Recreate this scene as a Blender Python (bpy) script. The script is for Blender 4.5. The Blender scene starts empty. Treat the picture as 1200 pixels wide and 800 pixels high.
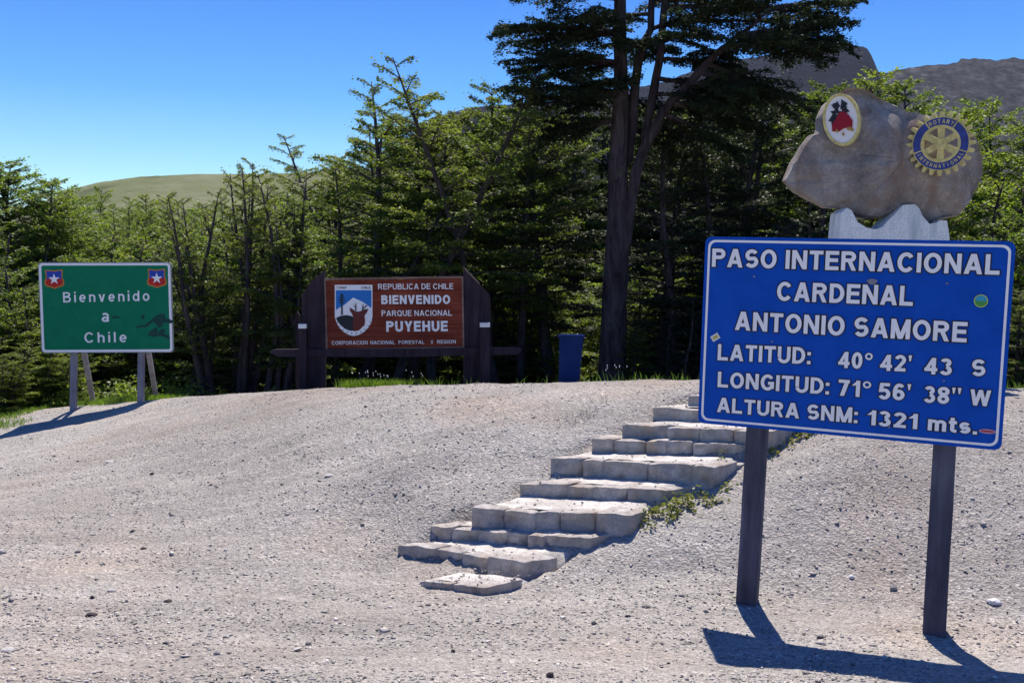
import bpy, math, random
import numpy as np
from mathutils import Vector, Matrix, noise as mnoise

C = bpy.context.scene.collection
# ------------------------------------------------------------------ camera
F, EYE = 1150.0, 2.6
PITCH, ROLL = math.radians(4.4), math.atan(.022)
_f = np.array([0, math.cos(PITCH), -math.sin(PITCH)]); _r = np.array([1., 0, 0]); _u = np.cross(_r, _f)
_R = math.cos(ROLL)*_r + math.sin(ROLL)*_u; _U = math.cos(ROLL)*_u - math.sin(ROLL)*_r
cd = bpy.data.cameras.new('camera'); cam = bpy.data.objects.new('camera', cd); C.objects.link(cam)
cd.sensor_width = 36; cd.lens = 36*F/1200; cd.clip_start = .1; cd.clip_end = 9000
cam.matrix_world = Matrix(((_R[0], _U[0], -_f[0], 0), (_R[1], _U[1], -_f[1], 0), (_R[2], _U[2], -_f[2], EYE), (0, 0, 0, 1)))
bpy.context.scene.camera = cam
# ------------------------------------------------------------------ sky, sun, exposure
SUN = Vector((.05, .57, 1)).normalized()
SUN_EL = math.asin(SUN.z); SUN_AZ = math.atan2(SUN.x, SUN.y)
w = bpy.data.worlds.new('World'); bpy.context.scene.world = w; w.use_nodes = True
nt = w.node_tree; nt.nodes.clear()
sky = nt.nodes.new('ShaderNodeTexSky'); sky.sky_type = 'NISHITA'; sky.sun_disc = False
sky.sun_elevation = SUN_EL; sky.sun_rotation = SUN_AZ; sky.altitude = 1300; sky.air_density = 1.1; sky.dust_density = .15; sky.ozone_density = 2.5
hsv = nt.nodes.new('ShaderNodeHueSaturation'); hsv.inputs['Saturation'].default_value = 1.08
hsv.inputs['Hue'].default_value = .5
bg = nt.nodes.new('ShaderNodeBackground'); bg.inputs['Strength'].default_value = .095
wo = nt.nodes.new('ShaderNodeOutputWorld')
tcs = nt.nodes.new('ShaderNodeTexCoord'); sep = nt.nodes.new('ShaderNodeSeparateXYZ'); nt.links.new(tcs.outputs['Generated'], sep.inputs[0])
rmp = nt.nodes.new('ShaderNodeValToRGB'); nt.links.new(sep.outputs[2], rmp.inputs[0]); els = rmp.color_ramp.elements
while len(els) < 4: els.new(.5)
for e_, (p_, c_) in zip(els, ((0, (.95, 1.05, 1.05, 1)), (.07, (.72, .98, 1.08, 1)), (.16, (.30, .70, 1.08, 1)), (.3, (.14, .46, 1.0, 1)))): e_.position = p_; e_.color = c_
mxs = nt.nodes.new('ShaderNodeMix'); mxs.data_type = 'RGBA'; mxs.blend_type = 'MULTIPLY'; mxs.inputs[0].default_value = 1
nt.links.new(sky.outputs[0], hsv.inputs['Color']); nt.links.new(hsv.outputs[0], mxs.inputs[6]); nt.links.new(rmp.outputs[0], mxs.inputs[7]); nt.links.new(mxs.outputs[2], bg.inputs['Color']); nt.links.new(bg.outputs[0], wo.inputs['Surface'])
sl = bpy.data.lights.new('sun', 'SUN'); sl.energy = 4.7; sl.angle = math.radians(.5); sl.color = (1, .92, .82)
so = bpy.data.objects.new('sun', sl); C.objects.link(so); so.rotation_euler = SUN.to_track_quat('Z', 'Y').to_euler(); so.location = (0, 0, 60)
vs = bpy.context.scene.view_settings
vs.view_transform = 'Standard'; vs.look = 'None'; vs.exposure = 0.55; vs.gamma = 1; vs.use_curve_mapping = False
cy = bpy.context.scene.cycles
cy.max_bounces = 6; cy.transparent_max_bounces = 8; cy.diffuse_bounces = 3; cy.transmission_bounces = 4; cy.caustics_reflective = False

# ------------------------------------------------------------------ pixel of the photograph -> place in the world
def ray(x, y): return _f + _R*(x-600)/F + _U*(400-y)/F
def atY(x, y, Y): d = ray(x, y); return np.array([0, 0, EYE]) + d*(Y/d[1])
def atZ(x, y, z): d = ray(x, y); return np.array([0, 0, EYE]) + d*((z-EYE)/d[2])
def hor(x): return 311.5 + .022*(x-600)

# ------------------------------------------------------------------ materials
def mat(name, col, rough=.85, spec=.3, metal=0.):
    m = bpy.data.materials.new(name); m.use_nodes = True
    b = m.node_tree.nodes['Principled BSDF']; b.inputs['Base Color'].default_value = (*col, 1)
    b.inputs['Roughness'].default_value = rough; b.inputs['Specular IOR Level'].default_value = spec; b.inputs['Metallic'].default_value = metal
    return m
class N:
    def __init__(s, m): s.m = m; s.t = m.node_tree; s.b = s.t.nodes['Principled BSDF']
    def n(s, typ, **k):
        o = s.t.nodes.new('ShaderNode'+typ)
        for a, v in k.items():
            if a.startswith('i_'):
                a2 = a[2:]; o.inputs[int(a2) if a2.isdigit() else a2].default_value = v
            else: setattr(o, a, v)
        return o
    def l(s, a, b): s.t.links.new(a, b)
    def pos(s, scale=(1, 1, 1), obj=False):
        if obj: src = s.n('TexCoord').outputs['Object']
        else: src = s.n('NewGeometry').outputs['Position']
        mp = s.n('Mapping'); mp.inputs['Scale'].default_value = scale; s.l(src, mp.inputs[0]); return mp.outputs[0]
    def noise(s, vec, sc, det=4, rough=.6):
        o = s.n('TexNoise'); o.inputs['Scale'].default_value = sc; o.inputs['Detail'].default_value = det; o.inputs['Roughness'].default_value = rough
        s.l(vec, o.inputs['Vector']); return o.outputs['Fac']
    def ramp(s, fac, stops):
        o = s.n('ValToRGB'); e = o.color_ramp.elements
        while len(e) < len(stops): e.new(.5)
        for x, (p, c) in zip(e, stops): x.position = p; x.color = (*c, 1) if len(c) == 3 else c
        s.l(fac, o.inputs[0]); return o.outputs[0]
    def mix(s, a, b, fac, mode='MIX'):
        o = s.n('Mix', data_type='RGBA', blend_type=mode)
        for i, v in ((0, fac), (6, a), (7, b)):
            if hasattr(v, 'links'): s.l(v, o.inputs[i])
            else: o.inputs[i].default_value = (*v, 1) if isinstance(v, tuple) else v
        return o.outputs[2]
    def bump(s, h, dist, st=1., prev=None):
        o = s.n('Bump'); o.inputs['Distance'].default_value = dist; o.inputs['Strength'].default_value = st; s.l(h, o.inputs['Height'])
        if prev is not None: s.l(prev, o.inputs['Normal'])
        return o.outputs[0]
    def out(s, col=None, nrm=None):
        if col is not None: s.l(col, s.b.inputs['Base Color'])
        if nrm is not None: s.l(nrm, s.b.inputs['Normal'])
def G(v, t=(1.03, .965, .885)): return (v*t[0], v*t[1], v*t[2])

def gravel_mat():
    m = mat('gravel_ground', (.3, .29, .29), .95, .15); k = N(m); p = k.pos()
    v1 = k.n('TexVoronoi', i_Scale=42.); k.l(p, v1.inputs['Vector'])
    v2 = k.n('TexVoronoi', i_Scale=110.); k.l(p, v2.inputs['Vector'])
    def val(v):
        s = k.n('SeparateColor'); k.l(v.outputs['Color'], s.inputs[0]); return s.outputs[0]
    stones = k.ramp(val(v1), [(0, G(.15)), (.3, G(.28)), (.7, G(.39)), (.93, G(.48)), (1, G(.68))])
    fine = k.ramp(val(v2), [(0, G(.17)), (.5, G(.34)), (1, G(.52))])
    c = k.mix(stones, fine, k.ramp(k.noise(p, 3.1, 3), [(.35, (.3,)*3), (.65, (.85,)*3)]))
    # large patches of earth, worn pale traces running along the slope
    big = k.noise(p, .45, 5, .6)
    c = k.mix(c, (1.05, .9, .78), k.ramp(big, [(.5, (0,)*3), (.72, (.6,)*3)]), 'MULTIPLY')
    tr2 = k.noise(k.pos((.35, 3.2, 1)), 2.2, 4, .6)
    c = k.mix(c, k.ramp(tr2, [(.42, (.95,)*3), (.55, (1.,)*3), (.66, (1.05,)*3)]), 1., 'MULTIPLY')
    tr = k.noise(k.pos((.5, 2.2, 1)), 1.3, 5, .65)
    c = k.mix(c, k.ramp(tr, [(.3, (.86,)*3), (.5, (1.02,)*3), (.72, (1.2,)*3)]), 1., 'MULTIPLY')
    c = k.mix(c, k.ramp(k.noise(p, .16, 2, .5), [(.35, (.84, .82, .81)), (.6, (1.06,)*3)]), 1., 'MULTIPLY')
    # forest litter beyond the clearing
    sx = k.n('SeparateXYZ'); k.l(k.n('NewGeometry').outputs['Position'], sx.inputs[0])
    at = k.n('Attribute', attribute_name='litter')
    lit = k.ramp(k.noise(p, 6, 5, .7), [(.3, (.03, .028, .016)), (.55, (.05, .06, .02)), (.75, (.085, .12, .03))])
    ad = k.n('Math', operation='ADD'); k.l(at.outputs['Fac'], ad.inputs[0])
    nn = k.n('Math', operation='MULTIPLY_ADD'); k.l(k.noise(p, 1.7, 4), nn.inputs[0]); nn.inputs[1].default_value = 1.2; nn.inputs[2].default_value = -.6
    k.l(nn.outputs[0], ad.inputs[1])
    c = k.mix(c, lit, k.ramp(ad.outputs[0], [(.45, (0,)*3), (.6, (1,)*3)]))
    b = k.bump(v2.outputs['Distance'], .004, .6)
    b = k.bump(v1.outputs['Distance'], .012, .9, b)
    b = k.bump(k.noise(p, 9, 6, .7), .03, .8, b)
    k.out(c, b); return m
def pebble_mat():
    m = mat('pebble_stone', (.3, .3, .3), .9, .2); k = N(m)
    a = k.n('Attribute', attribute_name='tone')
    k.out(k.ramp(a.outputs['Fac'], [(0, G(.16)), (.25, G(.32)), (.75, G(.46)), (.95, G(.6)), (1, G(.8))])); return m
def rock_mat(name, lo, hi, sc=3., stain=None, bd=.02):
    m = mat(name, hi, .9, .2); k = N(m); p = k.pos()
    c = k.ramp(k.noise(p, sc, 8, .65), [(.3, lo), (.68, hi)])
    c = k.mix(c, k.ramp(k.noise(p, sc*14, 3), [(.3, (.75,)*3), (.7, (1.15,)*3)]), 1., 'MULTIPLY')
    if stain:
        st = k.noise(k.pos((2.6, 2.6, .45)), 1.6, 5, .6)
        c = k.mix(c, stain, k.ramp(st, [(.48, (0,)*3), (.68, (.75,)*3)]))
    b = k.bump(k.noise(p, sc*3, 8, .7), bd, .8)
    b = k.bump(k.noise(p, sc*22, 4), bd*.25, .6, b)
    k.out(c, b); return m
def paint_mat(name, col, rough=.45, wear=.12, spec=.35, sc=5.):
    m = mat(name, col, rough, spec); k = N(m); p = k.pos()
    d = tuple(x*(1-wear*2) for x in col); h = tuple(min(1, x*(1+wear)+.004) for x in col)
    c = k.ramp(k.noise(p, sc, 6, .65), [(.3, d), (.7, h)])
    k.out(c, k.bump(k.noise(p, sc*8, 3), .001, .4)); return m
def wood_mat(name, lo, hi, axis=2, sc=10.):
    m = mat(name, hi, .85, .15); k = N(m); s = [1., 1., 1.]; s[axis] = .08
    v = k.pos(tuple(s)); c = k.ramp(k.noise(v, sc, 7, .7), [(.3, lo), (.7, hi)])
    c = k.mix(c, k.ramp(k.noise(k.pos(), 1.8, 4), [(.3, (.7,)*3), (.7, (1.2,)*3)]), 1., 'MULTIPLY')
    k.out(c, k.bump(k.noise(v, sc*3, 5), .006, .7)); return m
def bark_mat(name, lo, hi, bd=.03):
    m = mat(name, hi, .95, .1); k = N(m); v = k.pos((1, 1, .18), obj=True)
    c = k.ramp(k.noise(v, 9, 8, .7), [(.35, lo), (.65, hi)])
    c = k.mix(c, (.13, .14, .11), k.ramp(k.noise(k.pos(obj=True), 2.3, 5, .7), [(.55, (0,)*3), (.75, (.6,)*3)]))
    k.out(c, k.bump(k.noise(v, 16, 6, .7), bd, .9)); return m
def leaf_mat(name, lo, hi, trans, tfac=.45, sc=1.1):
    m = bpy.data.materials.new(name); m.use_nodes = True; t = m.node_tree; t.nodes.clear()
    k = N.__new__(N); k.m = m; k.t = t
    p = k.pos(); oi = k.n('ObjectInfo')
    f = k.noise(p, sc, 3, .6); f2 = k.noise(p, 14, 2)
    a = k.n('Math', operation='MULTIPLY_ADD'); k.l(f2, a.inputs[0]); a.inputs[1].default_value = .5; k.l(f, a.inputs[2])
    c = k.ramp(a.outputs[0], [(.5, lo), (1.0, hi)])
    rr = k.ramp(oi.outputs['Random'], [(0, (.8, .88, .8)), (.5, (1, 1, 1)), (1, (1.22, 1.12, .9))])
    c = k.mix(c, rr, 1., 'MULTIPLY')
    tc = k.mix(c, trans, 1., 'MULTIPLY')
    df = k.n('BsdfDiffuse'); tr = k.n('BsdfTranslucent'); gl = k.n('BsdfGlossy', i_Roughness=.45)
    k.l(c, df.inputs[0]); k.l(tc, tr.inputs[0]); gl.inputs[0].default_value = (.5, .5, .5, 1)
    mx = k.n('MixShader', i_Fac=tfac); k.l(df.outputs[0], mx.inputs[1]); k.l(tr.outputs[0], mx.inputs[2])
    m2 = k.n('MixShader', i_Fac=.05); k.l(mx.outputs[0], m2.inputs[1]); k.l(gl.outputs[0], m2.inputs[2])
    o = k.n('OutputMaterial'); k.l(m2.outputs[0], o.inputs['Surface']); return m

M = {}
M['ground'] = gravel_mat(); M['pebble'] = pebble_mat()
M['step'] = rock_mat('cut_step_stone', (.3, .27, .25), (.66, .615, .57), 7, (.4, .31, .24), .03)
M['tread'] = rock_mat('tread_fill', (.42, .39, .355), (.78, .735, .68), 6, None, .025)
M['monolith'] = rock_mat('monument_rock', (.2, .175, .16), (.46, .415, .38), 3.0, (.24, .155, .11), .06)
M['white_conc'] = rock_mat('whitewashed_concrete', (.74, .76, .76), (.92, .91, .89), 3, (.4, .48, .47), .01)
M['blue'] = paint_mat('blue_sign_paint', (.0003, .075, .46), .6, .07, .12)
M['white'] = paint_mat('white_sign_paint', (.88, .87, .9), .5, .03)
M['black'] = mat('black_outline_paint', (.012, .012, .03), .5)
M['green'] = paint_mat('green_sign_paint', (.001, .19, .095), .6, .06, .12)
M['greytrim'] = mat('grey_sheet_edge', (.25, .27, .27), .5)
M['navy'] = wood_mat('navy_stained_wood', (.05, .048, .07), (.135, .13, .17))
M['greypost'] = wood_mat('weathered_grey_post', (.17, .17, .21), (.32, .31, .36))
M['darkwood'] = wood_mat('dark_stained_wood', (.022, .014, .02), (.065, .045, .06))
M['redwood'] = wood_mat('red_stained_board', (.13, .024, .014), (.26, .062, .036), 0)
M['trimwood'] = wood_mat('pale_frame_strip', (.16, .1, .085), (.3, .2, .17), 0)
M['capwhite'] = mat('white_cap_paint', (.8, .78, .78), .6)
M['shblue'] = mat('shield_sky_blue', (.01, .17, .55), .5)
M['shdark'] = mat('shield_dark_paint', (.015, .02, .03), .6)
M['shbrown'] = mat('shield_brown_paint', (.13, .022, .018), .6)
M['stred'] = mat('shield_red_paint', (.5, .01, .012), .5)
M['stblue'] = mat('shield_blue_paint', (.01, .05, .4), .5)
M['stgold'] = mat('shield_gold_line', (.55, .2, .03), .5)
M['gold'] = paint_mat('yellow_emblem_paint', (.66, .56, .22), .55, .2, .3, 14)
M['royal'] = paint_mat('emblem_blue_paint', (.03, .055, .28), .5, .2, .3, 14)
M['bin'] = paint_mat('blue_bin_plastic', (.011, .03, .125), .9, .1, .03)
M['rockw'] = rock_mat('white_pebble_rock', (.6, .58, .57), (.85, .83, .83), 20, None, .004)
M['rockp'] = rock_mat('pale_pebble_rock', (.38, .36, .34), (.58, .55, .53), 20, None, .004)
M['rockd'] = rock_mat('dark_pebble_rock', (.04, .03, .035), (.1, .08, .08), 20, None, .004)
M['rockg'] = rock_mat('grey_pebble_rock', (.2, .19, .19), (.4, .38, .38), 20, None, .004)
M['bark'] = bark_mat('beech_bark', (.035, .026, .028), (.12, .095, .1), .02)
M['barkb'] = bark_mat('old_tree_bark', (.028, .02, .022), (.11, .085, .09), .08)
M['leaf'] = leaf_mat('beech_leaves', (.06, .096, .026), (.205, .25, .06), (1.7, 1.8, .75), .5)
M['leafb'] = leaf_mat('bright_beech_leaves', (.09, .14, .03), (.25, .32, .065), (1.6, 1.7, .7), .55)
M['leafd'] = leaf_mat('crown_shade_leaves', (.022, .036, .022), (.07, .092, .048), (1.1, 1.3, .8), .3)  # shade inside the thick crowns is painted into this blackish leaf colour
M['grass'] = leaf_mat('grass_blades', (.09, .17, .02), (.2, .32, .05), (1.4, 1.4, .6), .4, 3)
M['weed'] = leaf_mat('weed_leaves', (.09, .13, .02), (.26, .27, .06), (1.3, 1.3, .6), .4, 3)
M['dry'] = mat('dry_grass_stalk', (.35, .29, .2), .9)
M['petal'] = mat('white_petal', (.8, .8, .75), .8)

# ------------------------------------------------------------------ object helpers
INV = {}
def tag(o, label=None, cat=None, group=None, kind=None):
    for a, v in (('label', label), ('category', cat), ('group', group), ('kind', kind)):
        if v: o[a] = v
    return o
def thing(name, label, cat, loc=(0, 0, 0), group=None):
    o = bpy.data.objects.new(name, None); C.objects.link(o); o.location = Vector([float(v) for v in loc]); o.empty_display_size = .2
    INV[o.name] = np.array(loc, float); return tag(o, label, cat, group)
def mesh(name, V, Fc, m, smooth=False):
    me = bpy.data.meshes.new(name)
    if isinstance(V, np.ndarray) and isinstance(Fc, np.ndarray):
        n, kk = Fc.shape
        me.vertices.add(len(V)); me.vertices.foreach_set('co', V.astype(np.float32).ravel())
        me.loops.add(n*kk); me.loops.foreach_set('vertex_index', Fc.astype(np.int32).ravel())
        me.polygons.add(n); me.polygons.foreach_set('loop_start', np.arange(0, n*kk, kk, dtype=np.int32))
        me.update(calc_edges=True)
    else: me.from_pydata([tuple(float(c) for c in v) for v in V], [], [tuple(f) for f in Fc])
    if m: me.materials.append(m)
    if smooth: me.polygons.foreach_set('use_smooth', [True]*len(me.polygons))
    me.update(); return me
def obj(name, V, Fc, m, parent=None, smooth=False, loc=None, fix=True):
    """one mesh object from world-space vertices"""
    off = INV[parent.name] if parent else np.array(loc if loc is not None else (0, 0, 0), float)
    V = np.array(V, float) - off
    me = mesh(name, V, Fc, m, smooth)
    if fix and len(me.polygons) < 20000:
        import bmesh
        bm = bmesh.new(); bm.from_mesh(me); bmesh.ops.recalc_face_normals(bm, faces=bm.faces); bm.to_mesh(me); bm.free()
    o = bpy.data.objects.new(name, me); C.objects.link(o)
    if parent: o.parent = parent
    else: o.location = Vector([float(v) for v in off])
    INV[o.name] = off; return o
class MB:
    def __init__(s): s.v = []; s.f = []
    def add(s, V, Fc): n = len(s.v); s.v += [tuple(map(float, v)) for v in V]; s.f += [tuple(i+n for i in f) for f in Fc]; return s
BOXF = [(0, 1, 2, 3), (7, 6, 5, 4), (0, 4, 5, 1), (1, 5, 6, 2), (2, 6, 7, 3), (3, 7, 4, 0)]
def prism(pts, off):
    """pts: outline in 3D, off: extrusion vector"""
    n = len(pts); V = [np.array(p, float) for p in pts]; V += [p + np.array(off, float) for p in V]
    return V, [tuple(range(n)), tuple(range(2*n-1, n-1, -1))] + [(i, i+n, (i+1) % n + n, (i+1) % n) for i in range(n)]
def tube(P, Rd, k=6, cap=True):
    P = np.array(P, float); n = len(P); V = []; Fc = []
    for i in range(n):
        t = P[min(i+1, n-1)] - P[max(i-1, 0)]; t /= np.linalg.norm(t)+1e-9
        a = np.cross(t, [0.31, .95, .05]); a /= np.linalg.norm(a)+1e-9; b = np.cross(t, a)
        for j in range(k):
            an = 2*math.pi*j/k; V.append(P[i] + Rd[i]*(math.cos(an)*a + math.sin(an)*b))
    for i in range(n-1):
        for j in range(k): Fc.append((i*k+j, i*k+(j+1) % k, (i+1)*k+(j+1) % k, (i+1)*k+j))
    if cap: Fc += [tuple(range(k-1, -1, -1)), tuple(range((n-1)*k, n*k))]
    return V, Fc
def ngon2fan(f): return f

# ------------------------------------------------------------------ the ground
CR = np.array([  # azimuth pixel x, silhouette y, distance where the crest begins, start of the slope
    (-200, 500, 18, 8), (0, 486, 17.5, 8), (100, 475, 17, 8), (165, 469, 16.2, 8), (230, 465, 15.2, 7.8), (350, 457, 13.6, 7.4), (480, 452.5, 12.3, 7.3),
    (600, 450, 11.6, 7.5), (700, 447.5, 11., 7.9), (820, 446, 10.8, 8.0), (900, 447, 10.9, 7.8), (1000, 449, 11, 7.5), (1190, 456, 11, 7.2), (1400, 462, 11, 7)])
cu = (CR[:, 0]-600)/F
def crest_params(u): return np.interp(u, cu, CR[:, 2]), np.interp(u, cu, CR[:, 3])
def prof(u, Y, zc):
    Yc, Y0 = crest_params(u); t = np.clip((Y-Y0)/(Yc-Y0), 0, 1)
    S = np.sin(t*math.pi/2)**1.25
    v = np.maximum(Y-Yc, 0)
    return zc*S - 1.7*(1-np.exp(-(v/6)**2)) - zc*.8*(1-np.exp(-(v/14)**2))
us = np.linspace(cu[0], cu[-1], 120); zcs = []
for u in us:
    x = 600+u*F; s = (np.interp(u, cu, CR[:, 1]) - hor(x))/F; Ys = np.linspace(9, 24, 200)
    lo, hi = -2., 3.
    for _ in range(30):
        mid = (lo+hi)/2; mn = np.min((EYE-prof(u, Ys, mid))/Ys)
        if mn > s: lo = mid
        else: hi = mid
    zcs.append((lo+hi)/2)
zcs = np.array(zcs)
def h0(X, Y):
    X = np.asarray(X, float); Y = np.asarray(Y, float)
    Ye = np.maximum(Y, 3.); u = np.clip(X/Ye, cu[0], cu[-1])
    z = prof(u, Ye, np.interp(u, us, zcs))
    up = np.minimum(.13*np.maximum(6.9-Y, 0)**1.3, 1.)
    return z*(Y > 3) + up
STEPS = {  # front edge left, front edge right, back end of the right return, joints along the front
    1: ((491, 680), (573, 688), (624, 675), (.45,)),
    2: ((465, 637), (616, 657), (664, 650), (.3, .51, .72)),
    3: ((504, 615), (691, 631), (736, 619), (.14, .3, .48, .62, .73)),
    4: ((553, 595), (742, 603), (753, 594), (.2, .4, .55, .77)),
    5: ((609, 565), (781, 572), (835, 563), (.32, .5, .74)),
    6: ((645, 535), (838, 546), (872, 538), (.2, .32, .6, .86)),
    7: ((693, 514), (871, 519), (917, 507), (.15, .36, .5, .67)),
    8: ((729, 497), (905, 504), (938, 498), (.3, .52, .75)),
    9: ((765, 476), (935, 483), (960, 479), (.36, .6)),
    10: ((806, 463), (965, 469), (985, 465), (.5,))}
ZT = {1: .05, 2: .15, 3: .27, 4: .44, 5: .57, 6: .75, 7: .89, 8: 1.02, 9: 1.16, 10: 1.27}
def rise(k): return ZT[k]-ZT.get(k-1, 0)
SG = {}
for k, (a, b, c, j) in STEPS.items():
    z = ZT[k]
    FL, FR, BR = atZ(*a, z), atZ(*b, z), atZ(*c, z); d = BR-FR
    if k in (4,): d = np.array([.2, .3, 0])
    if np.linalg.norm(d) > .65: d *= .65/np.linalg.norm(d)
    SG[k] = (FL, FR, d, z)
cp = []
for k, (FL, FR, d, z) in SG.items():
    e = (FR-FL)/np.linalg.norm(FR-FL); bz = z-rise(k)
    q = (FL+FR)/2; cp.append((q[0], q[1], bz-.0 + (.02 if k == 1 else 0)))
    q = FL - e*.15; cp.append((q[0], q[1]+.1, z-.07))
    q = FR + d*.35 + e*.14; cp.append((q[0], q[1], z-.1))
    q = FR + d*1.05 + e*.08; cp.append((q[0], q[1], z-.0))
    if k in (3, 4): q = FR + d*.3 + e*.1; cp.append((q[0], q[1], z-.06))
for x, y in ((876, 705), (1095, 741)): q = atZ(x, y, 0); cp.append((q[0], q[1], 0.)); cp.append((q[0], q[1]-.5, -.01))
for x, y, Y in ((86, 480, 17.6), (165, 472, 17.6)): q = atY(x, y, Y); cp.append((q[0], q[1], q[2]))
cp = np.array(cp); SGM = .5
K = np.exp(-((cp[:, None, :2]-cp[None, :, :2])**2).sum(-1)/(2*SGM**2))
ca = np.linalg.solve(K + .15*np.eye(len(cp)), cp[:, 2]-h0(cp[:, 0], cp[:, 1]))
def ground(X, Y):
    X = np.asarray(X, float); Y = np.asarray(Y, float); sh = np.broadcast(X, Y).shape
    x = np.broadcast_to(X, sh).ravel(); y = np.broadcast_to(Y, sh).ravel(); z = h0(x, y)
    near = (y < 22) & (y > 4)
    if near.any():
        xx, yy = x[near], y[near]; acc = np.zeros(len(xx))
        for (cx, cy_, _), a in zip(cp, ca): acc += a*np.exp(-((xx-cx)**2+(yy-cy_)**2)/(2*SGM**2))
        z = z.copy(); z[near] += acc
    z = z + .012*np.sin(x*2.3+1.1*np.sin(y*1.7)) * np.sin(y*2.9+.9*np.sin(x*1.3)) * (np.abs(y) < 40)
    return z.reshape(sh) if sh else float(z[0])
def seg(*parts):
    o = []
    for a, b, s in parts: o += list(np.arange(a, b, s))
    return o
xs = [-4000, -1800, -900, -450, -240, -130] + seg((-80, -20, 3), (-20, -8, .4), (-8, 6.5, .075), (6.5, 20, .4), (20, 80, 3)) + [80, 130, 240, 450, 900, 1800, 4000]
ys = [-300, -100, -40] + seg((-15, 4, .6), (4, 13, .075), (13, 27, .25), (27, 60, 2)) + [60, 80, 120, 200, 350, 600, 1000, 2000, 5000]
XX, YY = np.meshgrid(xs, ys); ZZ = ground(XX, YY)
for i in range(ZZ.shape[0]):
    for j in range(ZZ.shape[1]):
        x, y = XX[i, j], YY[i, j]
        if abs(x) < 20 and -5 < y < 27: ZZ[i, j] += .022*mnoise.noise(Vector((x*2.1, y*2.1, 0))) + .010*mnoise.noise(Vector((x*7, y*7, 3)))
for k, (FL, FR, d, z) in SG.items():
    e = FR-FL; L_ = np.linalg.norm(e); e = e/L_; pn = np.array([-e[1], e[0]]); sl_ = (d[:2]@e[:2])/max(.05, d[:2]@pn)
    V_ = (XX-FL[0])*pn[0]+(YY-FL[1])*pn[1]; U_ = (XX-FL[0])*e[0]+(YY-FL[1])*e[1]-sl_*V_
    dep = .45 if k == 10 else max(.3, (SG[k+1][0]-FL)[:2]@pn+.1)
    ins = (U_ > .05) & (U_ < L_-.02) & (V_ > .0) & (V_ < dep); ZZ[ins] = np.minimum(ZZ[ins], z-.06)
    fr = (U_ > .0) & (U_ < L_*.72) & (V_ > -.16) & (V_ <= 0); ZZ[fr] = np.minimum(ZZ[fr], z-rise(k)-.012)
nx, ny = len(xs), len(ys); V = np.stack([XX.ravel(), YY.ravel(), ZZ.ravel()], 1)
ii, jj = np.meshgrid(np.arange(ny-1), np.arange(nx-1), indexing='ij'); a = (ii*nx+jj).ravel()
gme = mesh('ground', V, np.stack([a, a+1, a+nx+1, a+nx], 1), M['ground'], True)
u = XX/np.maximum(YY, 3); Yc, _ = crest_params(np.clip(u, cu[0], cu[-1]))
lt = np.clip((YY-(Yc+3.3))/2.5, 0, 1)
lt = np.maximum(lt, np.clip((-XX-.497*YY)/1.2, 0, 1)*(YY > 14))
at = gme.attributes.new('litter', 'FLOAT', 'POINT'); at.data.foreach_set('value', lt.ravel().astype(np.float32))
go = bpy.data.objects.new('ground', gme); C.objects.link(go); tag(go, kind='structure')

_xs, _ys = np.array(xs, float), np.array(ys, float)
def ground(X, Y):
    X = np.asarray(X, float); Y = np.asarray(Y, float); sh = np.broadcast(X, Y).shape
    x = np.broadcast_to(X, sh).ravel(); y = np.broadcast_to(Y, sh).ravel()
    i = np.clip(np.searchsorted(_xs, x)-1, 0, nx-2); j = np.clip(np.searchsorted(_ys, y)-1, 0, ny-2)
    a = (x-_xs[i])/(_xs[i+1]-_xs[i]); b = (y-_ys[j])/(_ys[j+1]-_ys[j])
    z = ZZ[j, i]*(1-a)*(1-b)+ZZ[j, i+1]*a*(1-b)+ZZ[j+1, i]*(1-a)*b+ZZ[j+1, i+1]*a*b
    return z.reshape(sh) if sh else float(z[0])
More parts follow.
